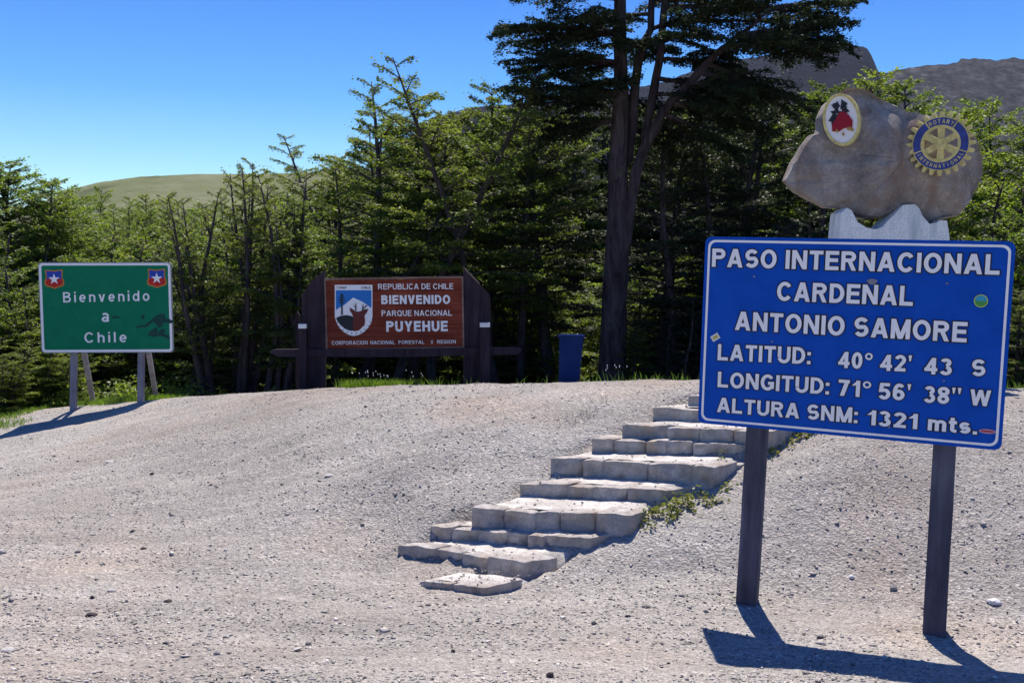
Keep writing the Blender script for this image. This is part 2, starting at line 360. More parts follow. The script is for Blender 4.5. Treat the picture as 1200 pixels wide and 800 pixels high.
# loose gravel lying on the near ground
rng = np.random.default_rng(7)
def scatter_pebbles(n, ylo, yhi, smin, smax, name):
    Y = ylo + (yhi-ylo)*rng.random(n)**1.75; X = (rng.random(n)*1.2-.6)*Y
    ok = np.ones(n, bool)
    zo = np.full(n, -9.)
    for k, (FL, FR, d, z) in SG.items():
        e = FR-FL; L_ = np.linalg.norm(e); e = e/L_; pn = np.array([-e[1], e[0]]); sl_ = (d[:2]@e[:2])/max(.05, d[:2]@pn)
        v_ = (X-FL[0])*pn[0]+(Y-FL[1])*pn[1]; u_ = (X-FL[0])*e[0]+(Y-FL[1])*e[1]-sl_*v_; dep = .42 if k in (1, 10) else max(.3, (SG[k+1][0]-FL)[:2]@pn)
        ins = (u_ > .0) & (u_ < L_-.02) & (v_ > .03) & (v_ < dep); zo[ins] = z+.004; ok &= ~((u_ > -.02) & (u_ < L_+.02) & (v_ > -.03) & (v_ <= .03))
        ok &= ~(ins & (rng.random(n) < .3))
    ds = np.array([mnoise.fractal(Vector((x*.55, y*1.1, 5.)), 1., 2., 4) for x, y in zip(X, Y)])
    ok &= rng.random(n) < np.clip(.62+1.1*ds, .12, 1)
    X, Y, zo = X[ok], Y[ok], zo[ok]; n = len(X); Z = np.where(zo > -5, zo, ground(X, Y))
    s = smin + (smax-smin)*rng.random(n)**5 + (rng.random(n) < .006)*rng.uniform(.008, .026, n)*(zo < -5)
    base = np.array([(1, 0, 0), (-1, 0, 0), (0, 1, 0), (0, -1, 0), (0, 0, 1), (0, 0, -1)], float)
    an = rng.random(n)*6.283; P = base[None]*(.6+.8*rng.random((n, 6, 1))); P[:, :, 2] *= .4
    P += rng.normal(0, .22, P.shape); P *= s[:, None, None]*np.array([1, .75, 1])
    ca_, sa = np.cos(an)[:, None], np.sin(an)[:, None]
    x = P[:, :, 0]*ca_-P[:, :, 1]*sa; y = P[:, :, 0]*sa+P[:, :, 1]*ca_
    P = np.stack([x+X[:, None], y+Y[:, None], P[:, :, 2]+(Z+s*.2)[:, None]], 2)
    fc = np.array([(0, 2, 4), (2, 1, 4), (1, 3, 4), (3, 0, 4), (2, 0, 5), (1, 2, 5), (3, 1, 5), (0, 3, 5)])
    Fc = (fc[None]+6*np.arange(n)[:, None, None]).reshape(-1, 3)
    me = mesh(name, P.reshape(-1, 3), Fc, M['pebble']); t = me.attributes.new('tone', 'FLOAT', 'POINT')
    t.data.foreach_set('value', np.repeat(rng.random(n), 6).astype(np.float32))
    o = bpy.data.objects.new(name, me); C.objects.link(o); tag(o, kind='stuff')
    tag(o, 'loose grey and white gravel strewn over the bare slope', 'gravel')
scatter_pebbles(150000, 5.1, 19, .003, .018, 'gravel')

# ------------------------------------------------------------------ hills and mountains far behind
def hill(name, sil, D, back, m, nz=18, rough=.0, seed=0, base=-4, front=.45, pw=1.25):
    px = np.linspace(sil[0][0], sil[-1][0], 160); yy = np.interp(px, [s[0] for s in sil], [s[1] for s in sil])
    V = []
    for x, y in zip(px, yy):
        top = atY(x, y, D); ux = top[0]/D
        for i in range(nz+6):
            if i <= nz:
                t = i/nz; Y = D*(front+(1-front)*t); z = base + (top[2]-base)*t**pw
            else:
                t = 1-(i-nz)/6*.9; Y = D+(i-nz)*back/6; z = base+(top[2]-base)*t
            n = mnoise.fractal(Vector((ux*60+seed, Y/D*40, seed)), 1., 2., 6)
            z += rough*n*top[2]*(.15+.85*math.sin(min(1, i/nz)*math.pi*.93))
            if i == nz: z += rough*.25*top[2]*mnoise.fractal(Vector((ux*150+seed, 3, 1)), 1., 2., 4)
            V.append((ux*Y, Y, z))
    k = nz+6; Fc = [(i*k+j, (i+1)*k+j, (i+1)*k+j+1, i*k+j+1) for i in range(159) for j in range(k-1)]
    o = obj(name, V, Fc, m, smooth=True, fix=False); tag(o, kind='structure'); return o
def hill_mat(name, cols, sc, bd, ss=(1, 1, 1)):
    m = mat(name, cols[0], 1., .05); k = N(m); p = k.pos(ss)
    k.out(k.ramp(k.noise(p, sc, 8, .65), [(.3+.4*i/(len(cols)-1), c) for i, c in enumerate(cols)]), k.bump(k.noise(p, sc*2, 8, .7), bd, 1.)); return m
hm1 = hill_mat('grassy_hillside', [(.08, .10, .045), (.15, .17, .08), (.19, .2, .11), (.23, .22, .15)], .022, 3)
hm2 = hill_mat('rocky_slope', [(.02, .028, .016), (.06, .058, .065), (.11, .105, .115), (.24, .23, .25)], .05, 30, (1, .5, 1.6))
hm3 = hill_mat('crag_rock_air_blue', [(.002, .003, .011), (.006, .009, .025), (.014, .019, .042)], .02, 14)  # dark rock, with the blue of distant air painted into its colour
hill('hill', [(-260, 330), (-60, 280), (20, 250), (85, 221), (120, 213), (165, 207), (230, 204), (300, 204), (360, 202), (420, 196), (520, 215), (600, 240)], 520, 200, hm1, rough=.01, seed=3)
hill('mountain', [(400, 260), (440, 200), (480, 160), (505, 140), (550, 126), (640, 120), (700, 112), (780, 96), (835, 74), (880, 68), (930, 59), (960, 55), (985, 51), (1015, 55), (1022, 66), (1027, 80), (1036, 96), (1060, 135), (1090, 180)], 1500, 500, hm3, rough=.014, seed=11, pw=2.2, nz=30)
hill('mountain', [(1000, 98), (1035, 86), (1070, 79), (1105, 75), (1122, 74), (1126, 69), (1150, 69), (1170, 71), (1185, 68), (1215, 71), (1260, 80), (1350, 110)], 1800, 500, hm2, rough=.018, seed=23, pw=1.9, nz=30)

# ------------------------------------------------------------------ stone staircase
def stone_block(parent, P0, P1, back, zb, zt, seed, name='stone'):
    """P0,P1 front-top corners; an irregular cut block with worn edges"""
    nxs, nys, nzs = 9, 4, 5; V = {}; L = []; Fc = []; r_ = random.Random(seed)
    dz = r_.uniform(-.008, .006); df = r_.uniform(-.016, .016); e = (P1-P0); W = np.linalg.norm(e); e = e/W; nrm = np.array([e[1], -e[0], 0])
    tilt = r_.uniform(-.015, .015); g = .006
    def pt(i, j, k):
        a, b, c = i/nxs, j/nys, k/nzs
        key = (i, j, k)
        if key in V: return V[key]
        p = P0 + e*(g + (W-2*g)*a) + back*b*.97
        z = zb + (zt+dz+tilt*(a-.5)-zb)*c
        # worn edges
        ea = min(a, 1-a)*W; er = .022
        if c > .99 and b < .01: z -= .006
        if (a < .01 or a > .99):
            if b < .01: p = p + nrm*-.012
            if c > .99: z -= .006
        n = mnoise.noise_vector(Vector((p[0]*5+seed*.37, p[1]*5, z*6))); n2 = mnoise.noise_vector(Vector((p[0]*19, p[1]*19, z*19+seed)))
        amp = .026 if b < .3 else .006
        p = p + nrm*(df*(1-b) + n[0]*amp*1.6 + n2[0]*amp*.8) + e*(n[1]*.008)
        if c > .3: z += n[2]*.012 + n2[2]*.006
        V[key] = len(L); L.append((p[0], p[1], z)); return V[key]
    for i in range(nxs):
        for j in range(nys): Fc.append((pt(i, j, nzs), pt(i+1, j, nzs), pt(i+1, j+1, nzs), pt(i, j+1, nzs)))
        for k in range(nzs):
            Fc.append((pt(i, 0, k), pt(i+1, 0, k), pt(i+1, 0, k+1), pt(i, 0, k+1)))
            Fc.append((pt(i+1, nys, k), pt(i, nys, k), pt(i, nys, k+1), pt(i+1, nys, k+1)))
    for j in range(nys):
        for k in range(nzs):
            Fc.append((pt(0, j+1, k), pt(0, j, k), pt(0, j, k+1), pt(0, j+1, k+1)))
            Fc.append((pt(nxs, j, k), pt(nxs, j+1, k), pt(nxs, j+1, k+1), pt(nxs, j, k+1)))
    o = obj(name, L, Fc, M['step'], parent, smooth=False)
    for p in o.data.polygons: p.use_smooth = True
    o.data.set_sharp_from_angle(angle=math.radians(38)) if hasattr(o.data, 'set_sharp_from_angle') else None
    return o
c0 = SG[1][0]
stairs = thing('staircase', 'rough stone staircase of ten broad steps climbing the gravel mound', 'staircase', (c0[0], c0[1], 0))
rnd = random.Random(5)
for k, (FL, FR, d, z) in SG.items():
    nf = SG.get(k+1)
    dn = d*.9
    if nf is not None:
        e = (FR-FL)/np.linalg.norm(FR-FL); pn = np.array([-e[1], e[0], 0]); need = ((nf[0]-FL)@pn)+.12; have = d@pn
        dn = d*max(.5, need/have) - d*.2 if have > .05 else d
        dn[2] = 0
        if k == 1: dn = dn*min(1, .38/np.linalg.norm(dn))
    n = 12; V = []; Fc = []
    for i in range(n+1):
        for j in range(5):
            p = FL + (FR-FL)*i/n + d*.2 + dn*j/4; zz = z + .001 + .012*mnoise.noise(Vector((p[0]*7, p[1]*7, k))) - .006*(j == 0)
            if i == n: zz -= .11
            if i == 0 and j > 0: zz -= .04
            if k == 1 and j == 4: zz -= .05
            V.append((p[0]+(.04 if i == 0 else 0)-(.03 if i == n else 0), p[1], zz))
    for i in range(n):
        for j in range(4): Fc.append((i*5+j, (i+1)*5+j, (i+1)*5+j+1, i*5+j+1))
    st = obj('step', V, Fc, M['tread'], stairs, smooth=True)
    cuts = [0, *STEPS[k][3], 1]; zb = z-rise(k)-.06
    for q in range(len(cuts)-1):
        a, b = cuts[q], cuts[q+1]
        bk = d*(.8 if q == len(cuts)-2 else rnd.uniform(.3, .5))
        zt = z
        stone_block(st, FL+(FR-FL)*a, FL+(FR-FL)*b, bk, zb, zt, k*31+q*7)
    # extra return stones that continue the right edge of the upper steps
    if k in (6, 7, 8):
        e = (FR-FL)/np.linalg.norm(FR-FL); b0 = FR + d*.78 - e*.22
        stone_block(st, b0, b0+e*.24+d*.05, d*.75, zb, z-.03, k*97)

# ------------------------------------------------------------------ planes for signs
class Plane:
    def __init__(s, TL, TR, BL, BR):
        s.x = ((TR-TL)+(BR-BL)); s.x /= np.linalg.norm(s.x); zv = ((TL-BL)+(TR-BR)); zv -= s.x*(zv@s.x); s.z = zv/np.linalg.norm(zv)
        s.n = np.cross(s.x, s.z)                       # towards the viewer (-Y)
        if s.n[1] > 0: s.n = -s.n
        s.o = (TL+TR+BL+BR)/4
        s.w = (np.linalg.norm(TR-TL)+np.linalg.norm(BR-BL))/2; s.h = (np.linalg.norm(TL-BL)+np.linalg.norm(TR-BR))/2
    def uv(s, px, py):
        d = ray(px, py); c = np.array([0, 0, EYE]); t = ((s.o-c)@s.n)/(d@s.n); p = c+d*t-s.o; return np.array([p@s.x, p@s.z])
    def P(s, u, v, off=0.): return s.o + s.x*u + s.z*v + s.n*off
def rrect(w, h, r, k=6):
    o = []
    for cx, cz, a0 in ((w/2-r, h/2-r, 0), (-w/2+r, h/2-r, 90), (-w/2+r, -h/2+r, 180), (w/2-r, -h/2+r, 270)):
        for i in range(k+1):
            a = math.radians(a0+90*i/k); o.append((cx+r*math.cos(a), cz+r*math.sin(a)))
    return o
def slab(pl, name, pts, off, th, m, parent):
    V, Fc = prism([pl.P(a, b, off) for a, b in pts], -pl.n*th); return obj(name, V, Fc, m, parent)
def flat(pl, name, pts, off, m, parent):
    o = obj(name, [pl.P(a, b, off) for a, b in pts], [tuple(range(len(pts)))], m, parent, fix=False); return o
def ring(pl, name, A, B, off, m, parent, wob=0, seed=0):
    r_ = random.Random(seed); n = len(A)
    V = [pl.P(a, b, off) for a, b in A] + [pl.P(a, b, off) for a, b in B]
    return obj(name, V, [(i, (i+1) % n, (i+1) % n+n, i+n) for i in range(n)], m, parent, fix=False)
def flatpx(pl, name, pix, off, m, parent): return flat(pl, name, [tuple(pl.uv(*p)) for p in pix], off, m, parent)
# block lettering drawn stroke by stroke; cap height 1, w = stroke weight
def _arc(cx, cy, rx, ry, a0, a1, n=14): return [(cx+rx*math.cos(math.radians(a0+(a1-a0)*i/n)), cy+ry*math.sin(math.radians(a0+(a1-a0)*i/n))) for i in range(n+1)]
def glyph(ch, w):
    """width and a list of ('l', centre line) / ('p', convex outline) / ('o', closed line)"""
    h = w/2; T, B = 1-h, h; X = .73
    def oval(W, y0, y1): return ('o', _arc(W/2, (y0+y1)/2, W/2-h, (y1-y0)/2-h, 0, 360, 28)[:-1])
    def leg(x0, y0, x1, y1, k=1.08): g = w*k/2; return ('p', [(x0-g, y0), (x0+g, y0), (x1+g, y1), (x1-g, y1)])
    L = lambda *p: ('l', list(p))
    g = w*.54
    if ch == ' ': return .28, []
    if ch == 'I': return w, [L((h, 0), (h, 1))]
    if ch == 'L': return .62, [L((h, 0), (h, 1)), L((0, B), (.62, B))]
    if ch == 'T': return .66, [L((0, T), (.66, T)), L((.33, 0), (.33, 1))]
    if ch == 'E': return .64, [L((h, 0), (h, 1)), L((0, T), (.64, T)), L((0, .52), (.6, .52)), L((0, B), (.64, B))]
    if ch == 'F': return .6, [L((h, 0), (h, 1)), L((0, T), (.6, T)), L((0, .5), (.54, .5))]
    if ch == 'H': return .72, [L((h, 0), (h, 1)), L((.72-h, 0), (.72-h, 1)), L((0, .52), (.72, .52))]
    if ch == 'N': return .74, [L((h, 0), (h, 1)), L((.74-h, 0), (.74-h, 1)), leg(.74-g, 0, g, 1)]
    if ch == 'M': return .88, [L((h, 0), (h, 1)), L((.88-h, 0), (.88-h, 1)), leg(.44, 0, g, 1), leg(.44, 0, .88-g, 1)]
    if ch == 'A': return .80, [leg(g, 0, .4-w*.06, 1), leg(.8-g, 0, .4+w*.06, 1), L((.16, .29), (.64, .29))]
    if ch == 'V': return .74, [leg(.37-w*.06, 0, g, 1), leg(.37+w*.06, 0, .74-g, 1)]
    if ch == 'W': return 1.06, [leg(.29, 0, g, 1, 1.), leg(.29, 0, .53, 1, 1.), leg(.77, 0, .53, 1, 1.), leg(.77, 0, 1.06-g, 1, 1.)]
    if ch == 'X': return .72, [leg(g, 0, .72-g, 1), leg(.72-g, 0, g, 1)]
    if ch == 'Y': return .74, [leg(.37, .4, g, 1), leg(.37, .4, .74-g, 1), L((.37, 0), (.37, .5))]
    if ch == 'O': return .80, [oval(.8, -.01, 1.01)]
    if ch == 'Q': return .80, [oval(.8, -.01, 1.01), leg(.74, -.06, .46, .3, .9)]
    if ch in 'CG':
        W = .76; it = [('l', _arc(.39, .5, .39-h, .51-h, 38, 322 if ch == 'C' else 335, 24))]
        if ch == 'G': it += [L((.42, .46), (W, .46)), L((W-h, .12), (W-h, .5))]
        return W, it
    if ch == 'U': return .72, [('l', [(h, 1), (h, .34)] + _arc(.36, .36, .36-h, .37-h, 180, 360, 14) + [(.72-h, .36), (.72-h, 1)])]
    if ch == 'D': return .72, [L((h, 0), (h, 1)), ('l', [(0, T), (.3, T)] + _arc(.3, .5, .42-h, .5-h, 90, -90, 16) + [(0, B)])]
    if ch == 'P' or ch == 'R':
        it = [L((h, 0), (h, 1)), ('l', [(0, T), (.4, T)] + _arc(.4, .715-.0, .28-h*.9, .285-h, 90, -90, 12) + [(0, .43+h)])]
        if ch == 'R': it.append(leg(.72-g, 0, .40, .48))
        return (.68 if ch == 'P' else .73), it
    if ch == 'B': return .70, [L((h, 0), (h, 1)), ('l', [(0, T), (.38, T)] + _arc(.38, .76, .27-h, .24-h+.01, 90, -90, 10) + [(0, .53)]), ('l', [(0, .52), (.4, .52)] + _arc(.4, (.52+B)/2, .3-h, (.52-B)/2, 90, -90, 10) + [(0, B)])]
    if ch in 'Ss':
        q = 1 if ch == 'S' else X; W = .68 if ch == 'S' else .54; r1 = (q/2-h)/2+h*.25
        up = _arc(W/2, q-h-r1, W/2-h*1.1, r1, 28, 235, 12); lo = _arc(W/2, h+r1, W/2-h, r1, 55, -152, 12)
        return W, [('l', up+lo)]
    if ch == '0': return .58, [oval(.58, -.01, 1.01)]
    if ch == '1': return .40, [L((.40-h, 0), (.40-h, 1)), leg(.07, .68, .40-h, .93, .9)]
    if ch == '2': return .58, [('l', _arc(.29, .70, .29-h, .31-h, 165, -30, 14) + [(h*1.4, B+.02)]), L((.02, B), (.58, B))]
    if ch == '3': return .57, [('l', _arc(.27, .745, .26-h, .265-h, 160, -85, 14)), ('l', _arc(.28, .285, .29-h, .295-h, 85, -160, 14))]
    if ch == '4': return .62, [L((.44, 0), (.44, 1)), L((0, .29), (.62, .29)), leg(.09, .27, .42, .97, .95)]
    if ch == '5': return .58, [L((.1, T), (.54, T)), leg(.10, .44, .15, .99, 1.), ('l', _arc(.28, .33, .30-h, .34-h, 125, -155, 16))]
    if ch == '6': return .58, [oval(.58, 0, .64), ('l', _arc(.31, .5, .31-h, .51-h, 45, 190, 14))]
    if ch == '7': return .56, [L((0, T), (.56, T)), leg(.2, 0, .44, .95)]
    if ch == '8': return .58, [oval(.54, .5-.02, 1.01), oval(.58, -.01, .58)] if False else [oval(.58, .46, 1.01), oval(.58, -.01, .56)]
    if ch == ':': return w, [L((h, 0), (h, w)), L((h, X-w), (h, X))]
    if ch == '.': return w, [L((h, 0), (h, w))]
    if ch == "'": return w*.9, [('p', [(h*.55, .64), (h*1.25, .64), (w*.9, 1), (0, 1)])]
    if ch == '"': return w*2.3, [('p', [(h*.55, .64), (h*1.25, .64), (w*.9, 1), (0, 1)]), ('p', [(w*1.4+h*.55, .64), (w*1.4+h*1.25, .64), (w*2.3, 1), (w*1.4, 1)])]
    if ch == 'º': return .44, [('t', [(.22+.155*math.cos(t), .78+.165*math.sin(t)) for t in np.linspace(0, 6.283, 21)[:-1]])]
    if ch == 'i': return w, [L((h, 0), (h, X)), L((h, .86), (h, 1.02))]
    if ch == 'l': return w, [L((h, 0), (h, 1))]
    if ch == 'n' or ch == 'h': return .56, [L((h, 0), (h, X if ch == 'n' else 1)), ('l', _arc(.28, X-h-.16, .28-h, .16, 165, 0, 12) + [(.56-h, 0)])]
    if ch == 'm': return .88, [L((h, 0), (h, X)), ('l', _arc(.27, X-h-.13, .26-h, .13, 160, 0, 10) + [(.53-h, 0)]), ('l', _arc(.62, X-h-.13, .26-h, .13, 160, 0, 10) + [(.88-h, 0)])]
    if ch == 't': return .38, [L((0, X-h*.8), (.38, X-h*.8)), ('l', [(.17, .95), (.17, .2)] + _arc(.30, .2, .13, .2-h, 180, 265, 6) + [(.38, B)])]
    if ch == 'o': return .60, [oval(.6, -.01, X+.01)]
    if ch == 'd': return .60, [oval(.58, -.01, X+.01), L((.6-h, 0), (.6-h, 1))]
    if ch == 'e': return .58, [('l', _arc(.29, X/2, .29-h, X/2-h+.01, 0, 320, 20)), L((h, X/2), (.58-h*.4, X/2))]
    if ch == 'v': return .58, [leg(.29, 0, g, X), leg(.29, 0, .58-g, X)]
    if ch == 'a': return .56, [('l', _arc(.27, X-h-.14, .27-h, .14, 150, 0, 10) + [(.54-h, 0)]), ('o', _arc(.26, .21, .26-h, .21-h+.01, 0, 360, 18)[:-1])]
    return .3, []
def _ribbon(P, w, closed, ext):
    P = [np.array(p, float) for p in P]; n = len(P); out = []
    if not closed and ext:
        d = P[0]-P[1]; P[0] = P[0]+d/np.linalg.norm(d)*ext; d = P[-1]-P[-2]; P[-1] = P[-1]+d/np.linalg.norm(d)*ext
    A, Bq = [], []
    for i in range(n):
        a = P[i-1] if (i or closed) else P[i]; b = P[(i+1) % n] if (i < n-1 or closed) else P[i]
        d1 = P[i]-a; d2 = b-P[i]; l1 = np.linalg.norm(d1); l2 = np.linalg.norm(d2)
        d1 = d1/l1 if l1 > 1e-9 else d2/l2; d2 = d2/l2 if l2 > 1e-9 else d1
        nn = np.array([-(d1+d2)[1], (d1+d2)[0]]); ln = np.linalg.norm(nn)
        if ln < .2: nn = np.array([-d1[1], d1[0]]); ln = 1
        nn /= ln; m = 1/max(.5, nn@np.array([-d1[1], d1[0]])); A.append(P[i]+nn*w/2*m); Bq.append(P[i]-nn*w/2*m)
    k = n if closed else n-1
    return [[A[i], A[(i+1) % n], Bq[(i+1) % n], Bq[i]] for i in range(k)]
def _grow(pts, e):
    P = [np.array(p, float) for p in pts]; n = len(P); c = sum(P)/n; o = []
    for i in range(n):
        d1 = P[i]-P[i-1]; d2 = P[(i+1) % n]-P[i]; d1 /= np.linalg.norm(d1); d2 /= np.linalg.norm(d2)
        n1 = np.array([d1[1], -d1[0]]); n2 = np.array([d2[1], -d2[0]])
        if n1@(P[i]-c) < 0: n1 = -n1
        if n2@(P[i]-c) < 0: n2 = -n2
        b = n1+n2; o.append(P[i]+b*e/max(.35, 1+n1@n2))
    return o
def glyph_faces(items, w, grow):
    out = []
    for kind, pts in items:
        if kind == 'p': out.append([_grow(pts, grow) if grow else pts])
        elif kind == 't': out.append(_ribbon(pts, w*.5+1.2*grow, True, 0))
        else: out.append(_ribbon(pts, w+2*grow, kind == 'o', grow))
    return out
def text(pl, s, L, Rr, Lt, off, m, parent, w=.2, space=.12, outline=None, name='lettering'):
    """L, Rr: baseline ends in the photo; Lt: photo point at cap height above L"""
    a, b, t = pl.uv(*L), pl.uv(*Rr), pl.uv(*Lt); hgt = (t[1]-a[1]) / (.73 if s == 'a' else 1)
    x = 0; G_ = []
    for ch in s:
        W, it = glyph(ch, w); G_.append((x, it)); x += W + (space if ch != ' ' else space*.5)
    tot = x - space; sx = (b[0]-a[0])/tot; sh_ = (b[1]-a[1])/(b[0]-a[0])
    def put(grow, off, m, nm):
        mb = MB()
        for gx, it in G_:
            for qi, faces in enumerate(glyph_faces(it, w, grow)):
                for f_ in faces:
                    mb.add([pl.P(a[0]+(gx+p[0])*sx, a[1]+sh_*(gx+p[0])*sx+hgt*p[1], off+.0004*qi) for p in f_], [tuple(range(len(f_)))])
        return obj(nm, mb.v, mb.f, m, parent, fix=False)
    if outline: put(outline, off-.0026, M['black'], 'letter_outline')
    return put(0, off, m, name)

# ------------------------------------------------------------------ blue sign
TL, TR, BL, BR = atY(822.5, 277, 7.72), atY(1187, 283, 6.86), atY(822, 495.5, 7.72), atY(1177, 528, 6.86)
pb = Plane(TL, TR, BL, BR)
lb, rb = atZ(876, 706, 0), atZ(1096, 741, 0)
blue = thing('road_sign', 'large blue sign with white capital lettering on two navy posts', 'sign', tuple((lb+rb)/2))
PT = rrect(pb.w, pb.h, .05)
slab(pb, 'panel', PT, 0, .03, M['blue'], blue)
ring(pb, 'border_line', rrect(pb.w-.05, pb.h-.05, .055), rrect(pb.w-.085, pb.h-.085, .045), .004, M['white'], blue)
def c5(x, y): return (800+x/2.857, 260+y/2.857)
BT = [('PASO INTERNACIONAL', (98, 150), (1060, 177), (98, 89)), ('CARDENAL', (315, 263), (770, 281), (315, 200)), ('ANTONIO SAMORE', (175, 361), (950, 403), (175, 299)),
      ('LATITUD:', (117, 462), (428, 476), (117, 408)), ('40º', (520, 487), (635, 493), (520, 433)), ("42'", (660, 497), (765, 501), (660, 443)), ('43', (808, 508), (900, 513), (808, 453)), ('S', (966, 514), (1012, 517), (966, 458)),
      ('LONGITUD:', (117, 552), (490, 577), (117, 500)), ('71º', (520, 580), (630, 588), (520, 526)), ("56'", (655, 592), (762, 598), (655, 537)), ('38"', (806, 603), (930, 611), (806, 548)), ('W', (960, 612), (1030, 617), (960, 559)),
      ('ALTURA SNM:', (115, 635), (585, 673), (115, 586)), ('1321', (617, 678), (785, 693), (617, 628)), ('mts.', (820, 696), (985, 711), (820, 645))]
for s, a, b, t in BT: text(pb, s, c5(*a), c5(*b), c5(*t), .0065, M['white'], blue, .198, .115, .06)
tl = pb.uv(1022, 330)
flat(pb, 'scuff_mark', [(tl[0]+.035*math.cos(t)*(1+.2*math.sin(3*t)), tl[1]+.022*math.sin(t)) for t in np.linspace(0, 6.1, 14)], .008, M['greypost'], blue)
for x, y, r_ in ((1149.5, 352.5, .046),):
    c = pb.uv(x, y)
    flat(pb, 'sticker', [(c[0]+r_*math.cos(t), c[1]+r_*math.sin(t)) for t in np.linspace(0, 6.05, 20)], .007, mat('sticker_yellow', (.5, .6, .1)), blue)
    flat(pb, 'sticker', [(c[0]+r_*.85*math.cos(t), c[1]+r_*.85*math.sin(t)) for t in np.linspace(0, 3.14, 12)], .0085, mat('sticker_sky', (.05, .35, .5)), blue)
    flat(pb, 'sticker', [(c[0]+r_*.85*math.cos(t), c[1]+r_*.85*math.sin(t)) for t in np.linspace(3.14, 6.28, 12)], .0085, mat('sticker_green', (.08, .3, .08)), blue)
c = pb.uv(838.5, 395)
def rot(c, w, h, a): return [(c[0]+x*math.cos(a)-y*math.sin(a), c[1]+x*math.sin(a)+y*math.cos(a)) for x, y in ((-w, -h), (w, -h), (w, h), (-w, h))]
flat(pb, 'sticker', rot(c, .033, .024, .6), .0088, mat('sticker_white', (.7, .7, .65)), blue)
flat(pb, 'sticker', rot(c, .02, .011, .6), .010, mat('sticker_gold', (.5, .45, .1)), blue)
c = pb.uv(1157, 505)
flat(pb, 'sticker', [(c[0]+.055*math.cos(t), c[1]+.017*math.sin(t)) for t in np.linspace(0, 6.05, 16)], .0088, mat('sticker_pink', (.5, .3, .4)), blue)
flat(pb, 'sticker', rot(c, .04, .006, 0), .010, mat('sticker_red', (.5, .05, .06)), blue)
for x, y in ((884, 324), (1110, 332), (1106, 446), (1042, 500), (905, 400)):
    c = pb.uv(x, y); flat(pb, 'paint_chip', [(c[0]+.009*math.cos(t), c[1]+.008*math.sin(t)) for t in np.linspace(0, 5.2, 6)], .009, M['greypost'], blue)
def post(parent, base, topuv, pl, w, dpt, off, m, name='post', seed=0):
    top = pl.P(topuv[0], topuv[1], off); b = np.array(base); n = 9; V = []; Fc = []
    for i in range(n):
        t = i/(n-1); p = b*(1-t)+top*t
        for q, (sx, sy) in enumerate(((-1, 1), (-.88, 1.06), (.88, 1.06), (1, 1), (1, -1), (-1, -1))):
            j = mnoise.noise(Vector((i*1.7, q*.2+seed, seed)))*.005
            V.append(p + pl.x*(sx*w/2+j) + pl.n*(sy*dpt/2+j))
    for i in range(n-1):
        for q in range(6): Fc.append((i*6+q, i*6+(q+1) % 6, (i+1)*6+(q+1) % 6, (i+1)*6+q))
    Fc += [tuple(range(5, -1, -1)), tuple(range((n-1)*6, n*6))]
    return obj(name, V, Fc, m, parent)
t1 = pb.uv(885, 505); t2 = pb.uv(1107, 525)
for (bx, by), (tx, ty), sd in (((876, 706), (885, 505), 1), ((1096, 741), (1107, 525), 5)):
    b = atZ(bx, by, 0); tt = pb.uv(tx, ty); tp = pb.P(tt[0], tt[1], -.11)
    b = np.array([b[0], b[1]+.02, -.06])
    up = tp-b; kx = (pb.o[2]+.3-b[2])/(up[2]); top = b+up*kx
    tu = ((top-pb.o)@pb.x, (top-pb.o)@pb.z)
    post(blue, b, tu, pb, .155, .13, (top-pb.o)@pb.n if (top-pb.o)@pb.n < -.1 else -.105, M['navy'], seed=sd)

# ------------------------------------------------------------------ green sign
pg = Plane(atY(46, 307.5, 17.4), atY(202, 307, 17.5), atY(47, 413.5, 17.4), atY(202, 413, 17.5))
gb = atY(86, 480, 17.55); gb2 = atY(165, 472, 17.55)
green = thing('road_sign', 'green welcome sign with white border and two small shields', 'sign', tuple((gb+gb2)/2))
slab(pg, 'panel', rrect(pg.w, pg.h, .06), -.001, .03, M['greytrim'], green)
slab(pg, 'face', rrect(pg.w-.03, pg.h-.03, .06), .003, .003, M['green'], green)
ring(pg, 'border_line', rrect(pg.w-.03, pg.h-.03, .06), rrect(pg.w-.115, pg.h-.115, .035), .0055, M['white'], green)
def c8(x, y): return (30+x/6.316, 295+y/6.316)
for s, a, b, t in (('Bienvenido', (280, 375), (918, 362), (280, 299)), ('a', (565, 518), (620, 517), (565, 452)), ('Chile', (438, 672), (750, 668), (438, 596))):
    text(pg, s, c8(*a), c8(*b), c8(*t), .008, M['white'], green, .15, .30)
def shield_pts(cx, cy, w, h, s=1.):
    half = [(0, .44), (.2, .47), (.42, .5), (.45, .38), (.42, .25), (.42, .1), (.49, -.1), (.5, -.25), (.42, -.36), (.25, -.4), (.1, -.45), (0, -.5)]
    pts = [(x, y) for x, y in half] + [(-x, y) for x, y in half[-2:0:-1]]
    return [(cx+x*w*s, cy+y*h*s) for x, y in pts]
for x, y in ((213, 203), (972, 197)):
    c = pg.uv(*c8(x, y)); W = .345
    sh = flat(pg, 'shield', shield_pts(c[0], c[1], W, W), .0065, M['stgold'], green)
    sp = shield_pts(c[0], c[1], W, W, .86); cut = c[1]+.02*W
    flat(pg, 'upper_field', [(a, max(b, cut)) for a, b in sp], .0085, M['stblue'], sh)
    flat(pg, 'lower_field', [(a, min(b, cut)) for a, b in sp], .0095, M['stred'], sh)
    flat(pg, 'star', [(c[0]+W*(.30 if i % 2 == 0 else .115)*math.sin(i*math.pi/5), c[1]+W*.0+W*(.30 if i % 2 == 0 else .115)*math.cos(i*math.pi/5)) for i in range(10)], .0115, M['white'], sh)
